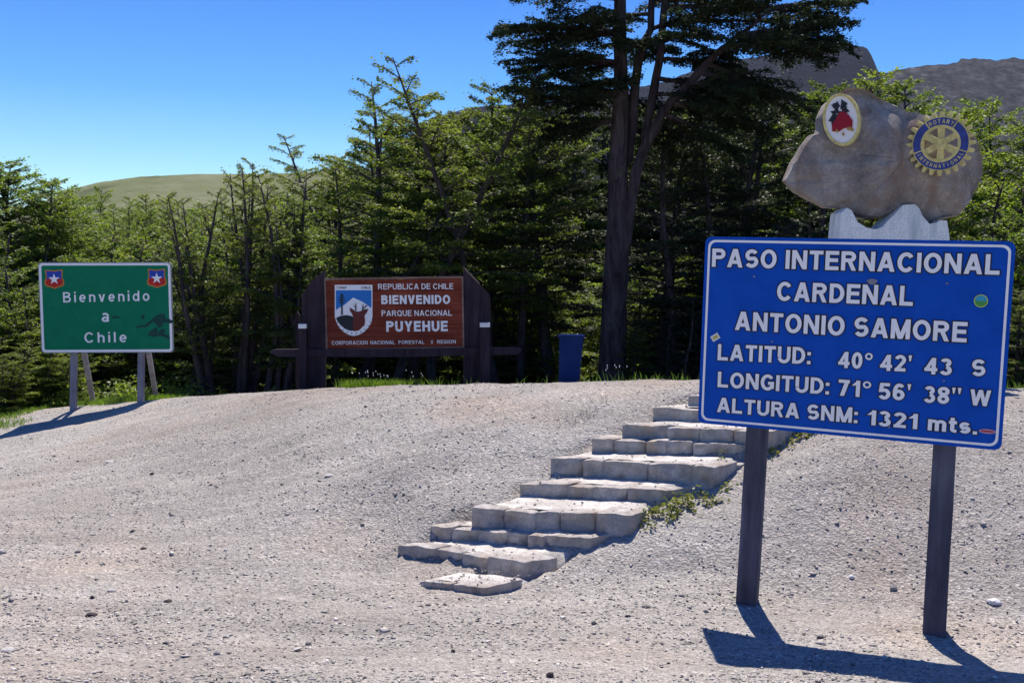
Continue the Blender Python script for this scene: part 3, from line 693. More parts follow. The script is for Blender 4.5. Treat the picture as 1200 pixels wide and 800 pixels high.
def stroke(pl, pts, wd, off, m, parent, name):
    mb = MB(); P = [np.array(p, float) for p in pts]
    for i in range(len(P)-1):
        d = P[i+1]-P[i]; L = np.linalg.norm(d)+1e-6; nn = np.array([-d[1], d[0]])/L*wd/2; e = d/L*wd*.3
        mb.add([pl.P(*(q), off+.0002*i) for q in (P[i]-nn-e, P[i+1]-nn+e, P[i+1]+nn+e, P[i]+nn-e)], [(0, 1, 2, 3)])
    return obj(name, mb.v, mb.f, m, parent, fix=False)
gm = mat('faded_spray_paint', (.002, .05, .045), .6)
for S_ in ([(825, 560), (850, 548), (880, 552), (905, 545)], [(860, 490), (878, 470), (868, 492)], [(900, 540), (940, 510), (960, 490), (985, 475), (1020, 468), (1025, 490), (990, 500), (960, 515), (985, 520), (1010, 540), (990, 550), (975, 530), (1000, 505), (1040, 505), (1060, 520), (1092, 515)],
           [(960, 525), (1030, 520), (1060, 500), (1085, 520)], [(915, 615), (940, 585), (965, 570), (970, 590), (940, 620), (985, 615), (1005, 585), (1025, 580), (1015, 600), (990, 610), (1040, 622), (1060, 638)], [(645, 488), (665, 482), (690, 484)]):
    stroke(pg, [pg.uv(*c8(*p)) for p in S_], .05 if len(S_) > 4 else .035, .007, gm, green, 'graffiti_scrawl')
for b, tx in ((gb, 86), (gb2, 165)):
    tu = pg.uv(tx, 330); post(green, (b[0], b[1], b[2]-.1), (tu[0], tu[1]), pg, .105, .08, -.075, M['greypost'], 'post', tx)
for x0, x1, yb in ((95, 109, 470), (171, 183, 466)):
    top = pg.uv(x0, 412); base = atY(x1, yb, 18.9)
    tp = pg.P(top[0], top[1], -.13); top2 = tp+(tp-base)*.06
    V, Fc = tube([base-(tp-base)*.15, tp, top2], [.06, .06, .06], 4); obj('brace', V, Fc, M['greypost'], green)

# ------------------------------------------------------------------ brown park sign
pr_ = Plane(atY(383, 328, 16.), atY(541.5, 326, 16.2), atY(383, 409, 16.), atY(541.5, 405.5, 16.2))
rbase = atY(462, 455, 16.1)
gz = ground(rbase[0], 16.1)
park = thing('park_sign', 'reddish brown wooden park sign with white lettering between dark plank uprights', 'sign', (rbase[0], 16.15, float(gz)))
nb = 6
for i in range(nb):
    z0 = -pr_.h/2+pr_.h*i/nb; z1 = z0+pr_.h/nb-.006
    slab(pr_, 'plank', [(-pr_.w/2, z0), (pr_.w/2, z0), (pr_.w/2, z1), (-pr_.w/2, z1)], 0, .04, M['redwood'], park)
slab(pr_, 'backing', [(-pr_.w/2, -pr_.h/2), (pr_.w/2, -pr_.h/2), (pr_.w/2, pr_.h/2-.01), (-pr_.w/2, pr_.h/2-.01)], -.042, .03, M['darkwood'], park)
W_, H_ = pr_.w/2, pr_.h/2
for a in ([(-W_, H_), (W_, H_), (W_, H_+.03), (-W_, H_+.03)], [(-W_, -H_-.03), (W_, -H_-.03), (W_, -H_), (-W_, -H_)], [(-W_-.028, -H_-.03), (-W_, -H_-.03), (-W_, H_+.03), (-W_-.028, H_+.03)], [(W_, -H_-.03), (W_+.028, -H_-.03), (W_+.028, H_+.03), (W_, H_+.03)]):
    slab(pr_, 'frame_strip', a, .014, .05, M['trimwood'], park)
def c3(x, y): return (360+x/5.714, 315+y/5.714)
for s, a, b, t, bo in (('REPUBLICA DE CHILE', (475, 138), (978, 135), (475, 100), .15), ('BIENVENIDO', (497, 236), (958, 234), (497, 176), .22), ('PARQUE NACIONAL', (498, 316), (970, 313), (498, 278), .16), ('PUYEHUE', (530, 420), (942, 417), (530, 350), .22), ('CORPORACION', (165, 508), (405, 505), (165, 483), .15), ('NACIONAL', (424, 505), (588, 503), (424, 481), .15), ('FORESTAL', (612, 502), (785, 501), (612, 479), .15), ('X', (828, 501), (843, 500), (828, 478), .15), ('REGION', (870, 500), (995, 498), (870, 476), .15)):
    text(pr_, s, c3(*a), c3(*b), c3(*t), .006, M['white'], park, bo, .13)
arc = [(437, 320), (430, 355), (410, 392), (380, 422), (345, 442), (312, 449), (280, 442), (245, 422), (215, 392), (195, 355), (185, 320)]
shd = flatpx(pr_, 'emblem_shield', [c3(*p) for p in [(185, 107), (437, 107)] + arc], .006, M['white'], park)
arc2 = [(428, 318), (422, 345), (400, 378), (372, 402), (340, 417), (312, 421), (285, 416), (252, 400), (222, 375), (200, 345), (193, 318)]
def em(nm, pts, off, m): return flatpx(pr_, nm, [c3(*p) for p in pts], off, m, shd)
em('emblem_sky', [(192, 143), (430, 143), (430, 262), (375, 222), (308, 192), (250, 240), (192, 274)], .009, M['shblue'])
em('emblem_hill', [(193, 328), (225, 314), (265, 309), (300, 316), (345, 350), (330, 412), (285, 414), (252, 400), (222, 375), (200, 345)], .009, M['shdark'])
em('emblem_tree', [(229, 165), (236, 165), (239, 308), (227, 308)], .012, M['shdark'])
for yy, hw in ((172, 14), (188, 20), (204, 26), (220, 20)): em('emblem_tree', [(232-hw, yy+5), (232, yy-3), (232+hw, yy+5), (232+hw, yy+9), (232-hw, yy+9)], .0125+yy*1e-6, M['shdark'])
em('emblem_deer', [(285, 258), (305, 270), (325, 284), (348, 286), (366, 280), (385, 270), (410, 268), (400, 292), (384, 312), (388, 345), (385, 375), (345, 412), (312, 418), (303, 370), (312, 330), (300, 300), (288, 282)], .0135, M['shbrown'])
for a in ([(322, 280), (322, 240), (328, 225), (330, 280)], [(366, 280), (372, 240), (378, 232), (374, 280)], [(322, 252), (305, 240), (322, 258)], [(376, 262), (398, 240), (402, 246), (376, 270)]):
    em('emblem_antler', a, .0145, M['shdark'])
for s, a, b in (('CONAF', (198, 134), (264, 134)), ('CHILE', (362, 134), (424, 134))):
    text(pr_, s, c3(*a), c3(*b), c3(a[0], 118), .009, M['shdark'], shd, .17, .12)
r_ = [pr_.uv(*c3(x, y)) for x, y in ((196, 340), (215, 380), (250, 415), (312, 434), (375, 415), (412, 378), (432, 330))]
for i in range(10):  # small dark lettering round the foot of the shield, unreadable in the photograph
    t = i/9*math.pi*.8+math.pi*1.1; c = pr_.uv(*c3(312, 322)); q = (c[0]+.272*math.cos(t)*1.02, c[1]+.268*math.sin(t))
    flat(pr_, 'emblem_mark', [(q[0]-.008, q[1]-.01), (q[0]+.008, q[1]-.008), (q[0]+.007, q[1]+.008), (q[0]-.008, q[1]+.009)], .009, M['shdark'], shd)
gbz = lambda p: (float(ground(p[0], p[1]))-.1)
def upright(name, pix, off, th, m, top_h=None):
    """outline in photo pixels; feet go down to the ground behind the crest"""
    pts = [pr_.uv(*p) for p in pix]; bot = min(q[1] for q in pts)
    x0 = min(q[0] for q in pts); x1 = max(q[0] for q in pts)
    g = gbz(pr_.P((x0+x1)/2, 0, off)); dz = (g-pr_.o[2])
    pts = [(q[0], dz if q[1] < bot+.02 else q[1]) for q in pts]
    return slab(pr_, name, [tuple(q) for q in pts], off, th, m, park)
upright('upright_board', [(361.5, 460), (381.5, 460), (380.5, 316), (361.5, 333)], -.02, .07, M['darkwood'])
upright('upright_board', [(353, 460), (361, 460), (361, 333.5), (353, 346)], -.05, .07, M['darkwood'])
upright('upright_board', [(543, 455), (562, 455), (562, 332), (543.3, 313)], -.02, .07, M['darkwood'])
upright('upright_board', [(562.5, 455), (575.5, 455), (575.5, 366), (574, 345), (562.5, 333)], -.05, .07, M['darkwood'])
upright('capping_strip', [(543.3, 313), (562, 332), (576, 349), (576, 351), (562, 334.5), (543.3, 315.5)][:0] or [(543.2, 460), (544.6, 460), (544.6, 314.5), (543.2, 312.5)], .0, .1, M['darkwood'])
slab(pr_, 'capping_strip', [tuple(pr_.uv(*p)) for p in ((543.3, 314.5), (562, 333.5), (562, 331.2), (543.3, 312.2))], .0, .1, M['trimwood'], park)
for x0, x1, yt, yb in ((351.5, 360, 379, 458), (562.3, 573, 377.5, 452)):
    upright('post', [(x0, yb), (x1, yb), (x1, yt+5), (x0, yt+5)], .17, .12, M['darkwood'])
    slab(pr_, 'post_cap', [tuple(pr_.uv(*p)) for p in ((x0-.3, yt+5), (x1+.3, yt+5), (x1+.3, yt), (x0-.3, yt))], .178, .136, M['capwhite'], park)
slab(pr_, 'cross_beam', [tuple(pr_.uv(*p)) for p in ((316, 412), (323, 409), (470, 408.5), (603, 406.5), (612, 409), (606, 415), (470, 418), (326, 417.5))], .045, .1, M['darkwood'], park)
upright('rear_post', [(341.5, 460), (346.5, 460), (346.5, 371), (343.5, 367), (341.5, 369)], -.5, .1, M['darkwood'])

# ------------------------------------------------------------------ litter bin
bc = atY(668, 445, 14.2); bz = float(ground(bc[0], 14.2)); 
bin_ = thing('litter_bin', 'narrow dark blue litter bin standing at the forest edge', 'bin', (bc[0], 14.2, bz))
tp = atY(669.5, 394, 14.2)
V = []
for z, cx, wx, wy in ((bz, bc[0]-.02, .125, .13), (bz+.06, bc[0]-.02, .135, .14), (tp[2], tp[0], .165, .17)):
    V += [(cx-wx, 14.2-wy, z), (cx+wx, 14.2-wy, z), (cx+wx, 14.2+wy, z), (cx-wx, 14.2+wy, z)]
obj('body', V, [(3, 2, 1, 0)] + [(r*4+i, r*4+(i+1) % 4, (r+1)*4+(i+1) % 4, (r+1)*4+i) for r in range(2) for i in range(4)] + [(8, 9, 10, 11)], M['bin'], bin_)
V = []
for dz, g_ in ((0.002, .02), (.03, .025), (.045, .0)):
    db = dz*.2-(.05 if dz > .01 else 0)
    V += [(tp[0]-.165-g_, 14.03-g_, tp[2]+dz), (tp[0]+.165+g_, 14.03-g_, tp[2]+dz), (tp[0]+.165+g_, 14.37+g_, tp[2]+db), (tp[0]-.165-g_, 14.37+g_, tp[2]+db)]
obj('lid', V, [(3, 2, 1, 0)] + [(r*4+i, r*4+(i+1) % 4, (r+1)*4+(i+1) % 4, (r+1)*4+i) for r in range(2) for i in range(4)] + [(8, 9, 10, 11)], M['bin'], bin_)

# ------------------------------------------------------------------ monument: boulder on a white plinth
MY = 13.4; mc = atY(1038, 262, MY)
gz = float(ground(mc[0], MY))
def s6(x, y): return (900+x/3.81, 80+y/3.81)
OUT = [(80, 498), (95, 465), (110, 430), (150, 350), (190, 297), (222, 290), (236, 262), (234, 215), (262, 160), (310, 120), (350, 97), (400, 92), (435, 97), (500, 130), (560, 160), (600, 188), (660, 196), (720, 212), (800, 240), (860, 262), (905, 295), (945, 345), (965, 400), (962, 470), (940, 540), (900, 600), (855, 660), (800, 672), (740, 680), (700, 692), (670, 675), (640, 640), (600, 625), (560, 640), (525, 655), (490, 666), (430, 664), (370, 644), (325, 624), (260, 622), (190, 585), (130, 550)]
pm = Plane(atY(922, 105, MY), atY(1152, 105, MY), atY(922, 262, MY), atY(1152, 262, MY))
o2 = [pm.uv(*s6(*p)) for p in OUT]
dense = []
for i in range(len(o2)):
    a, b = np.array(o2[i]), np.array(o2[(i+1) % len(o2)]); n = max(1, int(np.linalg.norm(b-a)/.05))
    dense += [a+(b-a)*t/n for t in range(n)]
cen = np.array(pm.uv(*s6(560, 420)))
prof_ = [(.37, .0), (.37, .25), (.36, .5), (.335, .68), (.30, .82), (.24, .91), (.17, .96), (.08, .985), (-.06, 1.), (-.22, .985), (-.38, .93), (-.5, .8), (-.56, .5), (-.56, .0)]
V = []; n = len(dense); Fc = []
for r_i, (dy, sc) in enumerate(prof_):
    for i, q in enumerate(dense):
        bump_ = 0
        for bx0, bx1 in ((1008, 1100), (930, 962)):
            u0, u1 = pm.uv(bx0, 120)[0], pm.uv(bx1, 120)[0]; m_ = (q[0]-u0)/(u1-u0)
            if 0 < m_ < 1 and q[1] > cen[1]: bump_ = max(bump_, math.sin(m_*math.pi)**.5)
        p2 = cen + (q-cen)*max(sc*(1-(.10*bump_ if dy > .2 else .03*bump_ if dy > .05 else 0)), .001)
        nn = mnoise.noise(Vector((p2[0]*3, p2[1]*3, dy*3+9)))*.05 + abs(mnoise.noise(Vector((p2[0]*2+5, p2[1]*2, 3))))*.09 + mnoise.noise(Vector((p2[0]*9, p2[1]*9, dy*8)))*.016
        lx = cen[0]-p2[0]-.38; dd = dy
        if dy > 0 and lx > 0: dd = max(dy*.2, dy-.62*lx)
        rx_ = p2[0]-cen[0]-.75
        if dy > 0 and rx_ > 0: dd = max(dy*.3, dd-.5*rx_)
        s2 = 1 + (nn*.5 if .9 < sc < 1 else 0)
        vd = mnoise.voronoi(Vector((p2[0]*2.2+3, p2[1]*2.2, dy*2.2)))[0]; 
        if dy > .05 and sc < .97:
            U_, W_2 = p2[0]-cen[0], p2[1]-cen[1]
            for au, av, c_ in ((.42, -.05, .50), (-.05, .62, .56), (.1, -.55, .50), (-.30, -.28, .50), (.45, .45, .60), (-.12, .12, .40), (.14, -.10, .385)):
                dd = min(dd, c_ - au*U_ - av*W_2)
            dd -= .035*math.exp(-(vd[1]-vd[0])*14)
        dd -= .03*vd[0]
        V.append(pm.P(cen[0]+(p2[0]-cen[0])*s2, cen[1]+(p2[1]-cen[1])*s2, dd+nn*(.7 if sc < .9 else .3)))
for r_i in range(len(prof_)-1):
    for i in range(n): Fc.append((r_i*n+i, r_i*n+(i+1) % n, (r_i+1)*n+(i+1) % n, (r_i+1)*n+i))
b0 = pm.P(cen[0], pm.uv(1030, 258)[1])
rock = thing('boulder', 'large flat brown boulder mounted high on a white plinth behind the blue sign', 'boulder', tuple(b0))
rk = obj('rock', V, Fc, M['monolith'], rock, smooth=True)
rk.data.set_sharp_from_angle(angle=math.radians(28))
# plinth with a jagged cradle
PL = [(288, 750), (298, 650), (325, 628), (345, 640), (370, 690), (410, 715), (450, 722), (480, 712), (500, 688), (525, 665), (548, 640), (570, 616), (620, 612), (640, 630), (655, 665), (685, 698), (715, 694), (735, 682), (762, 684), (772, 750)]
pp = [pm.uv(*s6(*p)) for p in PL]; dz = gz-.1-pm.o[2]
xl, xr = pp[0][0], pp[-1][0]
outl = [(xl-.12, dz)] + [tuple(q) for q in pp] + [(xr+.12, dz)]
plo = pm.P((xl+xr)/2, dz+.1)
plinth = thing('plinth', 'white painted concrete plinth with a jagged top cradling the boulder', 'plinth', tuple(plo))
V, Fc = prism([pm.P(a, b, .26) for a, b in outl], -pm.n*.0+np.array([0, .44, 0])); obj('pedestal', V, Fc, M['white_conc'], plinth)
V, Fc = prism([pm.P(a, b, .34) for a, b in ((xl-.2, dz), (xr+.2, dz), (xr+.16, dz+.35), (xl-.16, dz+.35))], np.array([0, .62, 0])); obj('plinth_foot', V, Fc, M['white_conc'], plinth)
# emblem frames: local disc plane
class Disc:
    def __init__(s, px, py, yaw, pitch, off, roll=0):
        d = ray(px, py); c = np.array([0, 0, EYE]); t = ((pm.o+pm.n*off-c)@pm.n)/(d@pm.n); s.o = c+d*t
        s.n = np.array([-math.sin(yaw)*math.cos(pitch), -math.cos(yaw)*math.cos(pitch), -math.sin(pitch)])
        x = np.cross([0, 0, 1], -s.n); x = -x if x[0] < 0 else x; s.x = x/np.linalg.norm(x); s.z = np.cross(s.x, s.n); s.z = -s.z if s.z[2] < 0 else s.z
        c, q = math.cos(roll), math.sin(roll); s.x, s.z = s.x*c-s.z*q, s.x*q+s.z*c
    def P(s, u, v, off=0.): return s.o + s.x*u + s.z*v + s.n*off
def circ(r, n=48, a0=0, a1=2*math.pi, c=(0, 0), ry=None):
    return [(c[0]+r*math.cos(a0+(a1-a0)*i/n), c[1]+(ry or r)*math.sin(a0+(a1-a0)*i/n)) for i in range(n if abs(a1-a0-2*math.pi) < 1e-6 else n+1)]
def annulus(pl, name, A, B, off, th, m, parent):
    n = len(A); V = [pl.P(*a, off) for a in A] + [pl.P(*b, off) for b in B] + [pl.P(*a, off-th) for a in A] + [pl.P(*b, off-th) for b in B]; Fc = []
    for i in range(n):
        j = (i+1) % n; Fc += [(i, j, j+n, i+n), (i, i+2*n, j+2*n, j), (i+n, j+n, j+3*n, i+3*n), (i+2*n, i+3*n, j+3*n, j+2*n)]
    return obj(name, V, Fc, m, parent)
dm = Disc(986.5, 140.5, math.radians(33), math.radians(3), .245, math.radians(-12))
med = thing('medallion', 'oval white crest with a yellow rim fixed to the left of the boulder', 'crest', tuple(dm.o))
RX, RY = .238, .348
annulus(dm, 'rim', circ(RX, ry=RY), circ(RX*.86, ry=RY*.88), .03, .07, M['gold'], med)
slab(dm, 'plate', circ(RX*.87, ry=RY*.89), .018, .05, M['capwhite'], med)
mr = random.Random(4)
for kk in range(34):
    a = mr.uniform(-.55, .5); b = mr.uniform(-.1, .62)
    s_ = mr.uniform(.02, .045); c = (a*RX*.9*(1-.5*max(b, 0)), b*RY); th = mr.uniform(0, 3)
    flat(dm, 'crest_detail', [(c[0]+s_*(1.5 if i % 2 else .6)*math.cos(th+i*1.05), c[1]+s_*1.2*(1.3 if i % 2 else .6)*math.sin(th+i*1.05)) for i in range(6)], .020+kk*.0004, M['shdark'], med)
flat(dm, 'crest_shield', [(-.02, .09), (.05, .10), (.1, .04), (.14, -.05), (.12, -.14), (.02, -.12), (-.06, -.15), (-.14, -.12), (-.13, -.03), (-.07, .02)], .034, mat('crest_red', (.3, .012, .03)), med)
for kk in range(6): c = (mr.uniform(-.13, .12), mr.uniform(-.2, -.12)); flat(dm, 'crest_detail', [(c[0]-.02, c[1]), (c[0], c[1]-.03), (c[0]+.02, c[1]), (c[0], c[1]+.03)], .036+kk*.0004, mat('crest_gold', (.4, .25, .08)) if kk == 0 else bpy.data.materials['crest_gold'], med)

dw = Disc(1102.5, 168.5, math.radians(28), math.radians(8), .54)
wheel = thing('gear_emblem', 'yellow and blue cogwheel emblem with spokes fixed to the right of the boulder', 'emblem', tuple(dw.o))
RO = .377
NT = 24; go_ = []
for i in range(NT):
    a = 2*math.pi*i/NT
    for da, rr in ((-.32, RO*.9), (-.26, RO*1.0), (-.15, RO*1.09), (.15, RO*1.09), (.26, RO*1.0), (.32, RO*.9)):
        t = a+da*2*math.pi/NT; go_.append((rr*math.cos(t), rr*math.sin(t)))
inn = [(.8*RO*math.cos(math.atan2(q[1], q[0])), .8*RO*math.sin(math.atan2(q[1], q[0]))) for q in go_]
annulus(dw, 'gear_rim', go_, inn, .02, .1, M['gold'], wheel)
annulus(dw, 'blue_ring', circ(RO*.88), circ(RO*.63), .035, .09, M['royal'], wheel)
annulus(dw, 'ring_edge', circ(RO*.905), circ(RO*.88), .042, .08, M['gold'], wheel)
annulus(dw, 'inner_rim', circ(RO*.635), circ(RO*.54), .045, .1, M['gold'], wheel)
for i in range(6):
    a = math.pi/2+i*math.pi/3; d = np.array([math.cos(a), math.sin(a)]); q = np.array([-d[1], d[0]])
    w0, w1 = .06*RO/.4, .042*RO/.4
    pts = [d*.08*RO+q*w0*.62, d*.56*RO+q*w1*1.05, d*.56*RO-q*w1*1.05, d*.08*RO-q*w0*.62]
    slab(dw, 'spoke', [tuple(p) for p in pts], .03+.0015*i, .08, M['gold'], wheel)
slab(dw, 'hub', circ(RO*.2, 24), .055, .1, M['gold'], wheel)
for a in (55, 125, 200, 340):
    d = np.array([math.cos(math.radians(a)), math.sin(math.radians(a))]); q = np.array([-d[1], d[0]])*.008
    flat(dw, 'ring_divider', [tuple(d*.64*RO+q), tuple(d*.64*RO-q), tuple(d*.88*RO-q), tuple(d*.88*RO+q)], .0375, M['gold'], wheel)
def arc_text(s, a0, a1, r, hgt, flip):
    for i, ch in enumerate(s):
        Wg, items = glyph(ch, .17); t = math.radians(a0+(a1-a0)*i/(len(s)-1))
        d = np.array([math.cos(t), math.sin(t)]); up = -d if flip else d; rt = np.array([up[1], -up[0]]); c = d*r; mb = MB()
        for q_i, pts in enumerate(glyph_faces(items, .17, 0)):
            for f_ in pts: mb.add([dw.P(*(c + rt*(x-Wg/2)*hgt*.95 + up*(y-.5)*hgt), .039+.0003*q_i) for x, y in f_], [tuple(range(len(f_)))])
        obj('lettering', mb.v, mb.f, M['gold'], wheel, fix=False)
arc_text('ROTARY', 117, 63, RO*.755, .052, False)
arc_text('INTERNATIONAL', 208, 332, RO*.755, .048, True)

# ------------------------------------------------------------------ trees
def leaves(P, size, rg, tilt=.55, asp=.6):
    """P: centres. one small folded leaf (two triangles) each"""
    n = len(P); th = rg.random(n)*6.283; ux = np.stack([np.cos(th), np.sin(th), np.zeros(n)], 1)
    nr = np.stack([rg.normal(0, tilt, n), rg.normal(0, tilt, n), np.ones(n)], 1); nr /= np.linalg.norm(nr, axis=1)[:, None]
    a = ux-nr*(ux*nr).sum(1)[:, None]; a /= np.linalg.norm(a, axis=1)[:, None]; b = np.cross(nr, a)
    s = size*(.6+.8*rg.random(n))[:, None]
    V = np.stack([P-a*s*.5, P-b*s*.5*asp, P+a*s*.5, P+b*s*.5*asp], 1).reshape(-1, 3)
    Fc = np.arange(4*n).reshape(-1, 4); return V, Fc
def bez(p0, d0, L, up, k=6, rg=None):
    P = [np.array(p0, float)]; d = np.array(d0, float); d /= np.linalg.norm(d)
    for i in range(k):
        P.append(P[-1]+d*L/k); d = d + np.array([rg.normal(0, .07), rg.normal(0, .07), up/k]); d /= np.linalg.norm(d)
    return np.array(P)
def fan(P, L, rg, nleaf, mbt, tw=.42, flat_=.035, tube_r=.006, ntw=9, droop=-.05):
    """flat spray: side twigs off a branch and leaves along them"""
    out = []; k = len(P)-1
    for q in range(ntw):
        s = .18+.82*(q+.5)/ntw; x = s*k; i = min(int(x), k-1); c = P[i]+(P[i+1]-P[i])*(x-i)
        d = P[i+1]-P[i]; d /= np.linalg.norm(d)+1e-9; sd = np.cross(d, [0, 0, 1]); sd /= np.linalg.norm(sd)+1e-9
        for sg in (1, -1):
            tl = L*tw*(1.08-s*.75)*rg.uniform(.65, 1.15); e = d*.75+sd*sg + np.array([0, 0, rg.normal(droop, .12)]); e /= np.linalg.norm(e)
            m = max(2, int(nleaf/(2*ntw)*rg.uniform(.7, 1.3)))
            ww = rg.random(m)**.7; pos = c+e*(ww*tl)[:, None]
            sp = np.cross(e, [0, 0, 1]); spread = (.30*tl*(1-ww*.7)+.02)
            pos = pos + sp*(rg.normal(0, 1, m)*spread*.5)[:, None]; pos[:, 2] += rg.normal(0, flat_, m) - .03*ww
            out.append(pos)
            if mbt is not None: v, f = tube([c, c+e*tl*.5, c+e*tl*.95], [tube_r, tube_r*.6, .002], 3, False); mbt.add(v, f)
    m = max(2, nleaf//12); out.append(P[-1]+rg.normal(0, .06, (m, 3))); return np.concatenate(out)
def gen_tree(seed, H, R, cb, nst, nbr, nl, ls, lean=.12, r0=None, slim=1., topbare=0.):
    rg = np.random.default_rng(seed); tr, br = MB(), MB(); LP = []
    r0 = r0 or .018*H
    for s in range(nst):
        b = np.array([rg.normal(0, .22 if nst > 1 else .02), rg.normal(0, .22 if nst > 1 else .02), -.25]); hh = H*(1 if s == 0 else rg.uniform(.7, .98))
        n = 9; P = [b]; d = np.array([rg.normal(0, lean), rg.normal(0, lean), 1.])
        for i in range(n):
            d = d + np.array([rg.normal(0, .05), rg.normal(0, .05), 0]); dn = d/np.linalg.norm(d); P.append(P[-1]+dn*(hh+.25)/n)
        P = np.array(P); rad = [r0*(1.15-.1*i if i < 2 else 1.0)*(1-i/n)**.75*(.75 if nst > 1 else 1)+.008 for i in range(n+1)]
        v, f = tube(P, rad, 7); tr.add(v, f)
        m = int(nbr/nst)
        for q in range(m):
            t = cb + (1-cb)*((q+rg.random())/m)**.9; t = min(t, .985); x = t*n; i = min(int(x), n-1); c = P[i]+(P[i+1]-P[i])*(x-i)
            tt = (t-cb)/(1-cb)
            L = R*(1.02-tt)**.62*(.55+.45*min(1, tt*4+.25))*rg.uniform(.55, 1.1)+.15
            az = q*2.4+rg.normal(0, .3); el = rg.uniform(-.02, .28)+tt*.6*slim
            Bp = bez(c, [math.cos(az), math.sin(az), el], L, -.35, 6, rg)
            v, f = tube(Bp, [.010*L+.008-.0013*j*1.1 for j in range(7)], 4, False); br.add(v, f)
            lf = nl*(L/R)**1.3*(1-topbare*tt**3)
            LP.append(fan(Bp, L, rg, int(lf*1.6), br, .45, .022))
        # dead lower twigs
        for q in range(int(5+6*cb)):
            t = rg.uniform(.12, max(.15, cb)); x = t*n; i = int(x); c = P[i]+(P[i+1]-P[i])*(x-i); az = rg.random()*6.28
            Bp = bez(c, [math.cos(az), math.sin(az), rg.uniform(0, .7)], rg.uniform(.3, .9), -.2, 4, rg); v, f = tube(Bp, [.009, .008, .006, .004, .002], 3, False); br.add(v, f)
    LV, LF = leaves(np.concatenate(LP), ls, rg)
    return tr, br, LV, LF
PROTO = {}
def proto(key, lm, *a, **k):
    tr, br, LV, LF = gen_tree(*a, **k)
    tip = LV[np.argsort(-LV[:, 2])[:12]].mean(0); sh = .85*tip[:2]/tip[2]          # stand the leader nearly upright
    tr.v, br.v = np.array(tr.v), np.array(br.v)
    for q in (tr.v, br.v, LV): q[:, :2] -= sh*np.maximum(q[:, 2:3], 0)
    PROTO[key] = (mesh('trunk', np.array(tr.v), tr.f, M['bark'], True), mesh('branches', np.array(br.v), br.f, M['bark'], True), mesh('foliage', LV, LF, lm), float(.55*LV[:, 2].max()+.45*np.percentile(LV[:, 2], 97 if key[:4] in ('bush', 'full') else 98.5)), float(math.atan2(*(LV[np.argsort(-LV[:, 2])[:12]][:, :2].mean(0)[::-1]))))
#            seed   H    R   cb  stems nbr  nl  leaf
proto('tall1', M['leaf'], 1, 7.5, 2.1, .34, 1, 62, 640, .056)
proto('tall2', M['leaf'], 2, 7.5, 1.9, .30, 2, 70, 470, .056, topbare=.4)
proto('tall3', M['leaf'], 3, 7.5, 2.2, .40, 1, 58, 700, .056)
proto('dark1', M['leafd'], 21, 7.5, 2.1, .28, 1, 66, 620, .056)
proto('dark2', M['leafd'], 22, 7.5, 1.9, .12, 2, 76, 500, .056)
proto('slim1', M['leaf'], 4, 6., .9, .40, 5, 100, 130, .055, lean=.05, slim=1.4, topbare=.3)
proto('slim2', M['leaf'], 5, 6., 1., .45, 4, 84, 170, .055, lean=.06, slim=1.3)
proto('slim3', M['leaf'], 9, 6., 1.1, .30, 3, 76, 210, .055, lean=.06, slim=1.2, topbare=.4)
proto('bush1', M['leafb'], 6, 4.5, 1.7, .06, 4, 120, 340, .054, lean=.10)
proto('bush2', M['leafb'], 7, 4.5, 1.5, .04, 5, 120, 320, .054, lean=.14)
proto('bush3', M['leafb'], 8, 4.5, 2.0, .10, 3, 110, 420, .056, lean=.08)
proto('full1', M['leafb'], 31, 7., 2.7, .05, 1, 100, 620, .06, lean=.06)
proto('full2', M['leafb'], 32, 7., 2.5, .05, 2, 110, 420, .06, lean=.1)
trng = random.Random(42)
def tree(key, px, Y, top_y, ws, label, group=None, name='beech_tree', cat='tree'):
    X = (px-600)/F*Y*1.0; X = atY(px, hor(px)+60, Y)[0]; gz = float(ground(X, Y)); top = atY(px, top_y, Y)[2]; mt, mb_, ml, H, lean_a = PROTO[key]
    s = max(.2, (top-gz)/H)
    e = bpy.data.objects.new(name, None); C.objects.link(e); e.location = (X, Y, gz-.05); e.rotation_euler = (0, 0, trng.uniform(0, 6.283)); e.scale = (s*ws, s*ws, s*.97)
    e.empty_display_size = .3; tag(e, label, cat, group)
    for nm, me in (('trunk', mt), ('branches', mb_), ('foliage', ml)):
        o = bpy.data.objects.new(nm, me); C.objects.link(o); o.parent = e
    return e
T = 'tree'
# left bushy group
tree('full1', 22, 27, 182, 1.3, 'tall bushy bright green tree topping the group at the left photo edge')
tree('full2', -30, 25, 196, 1.3, 'bushy green tree cut off by the left edge of the photo')
tree('full2', 62, 29, 216, 1.3, 'bushy green tree stepping down just right of the tallest at the far left')
tree('bush3', 5, 22, 300, 1.2, 'low spreading green tree at the left edge beside the green sign')
tree('bush1', -30, 20.5, 330, 1.2, 'low green sapling tree at the far left edge below the taller ones')
tree('bush2', -5, 19.3, 392, 1.3, 'low bright shrub on the grass verge at the left edge')
tree('bush1', 30, 19.8, 400, 1.3, 'low bright shrub on the grass left of the green sign posts')
tree('bush3', 62, 20.3, 396, 1.3, 'low bright shrub beside the left post of the green sign')
tree('bush2', -45, 18.6, 370, 1.3, 'bright shrub mostly cut off by the left edge')
tree('full1', 46, 26, 204, 1.15, 'bushy green tree filling the gap right of the tallest tree at the far left')
tree('full2', -5, 26.5, 190, 1.2, 'bushy green tree touching the left photo edge beside the tallest one')
tree('full1', 82, 28, 232, 1.2, 'lower bushy green tree ending the left group above the green sign')
gA = 'green saplings crowded behind the green sign'
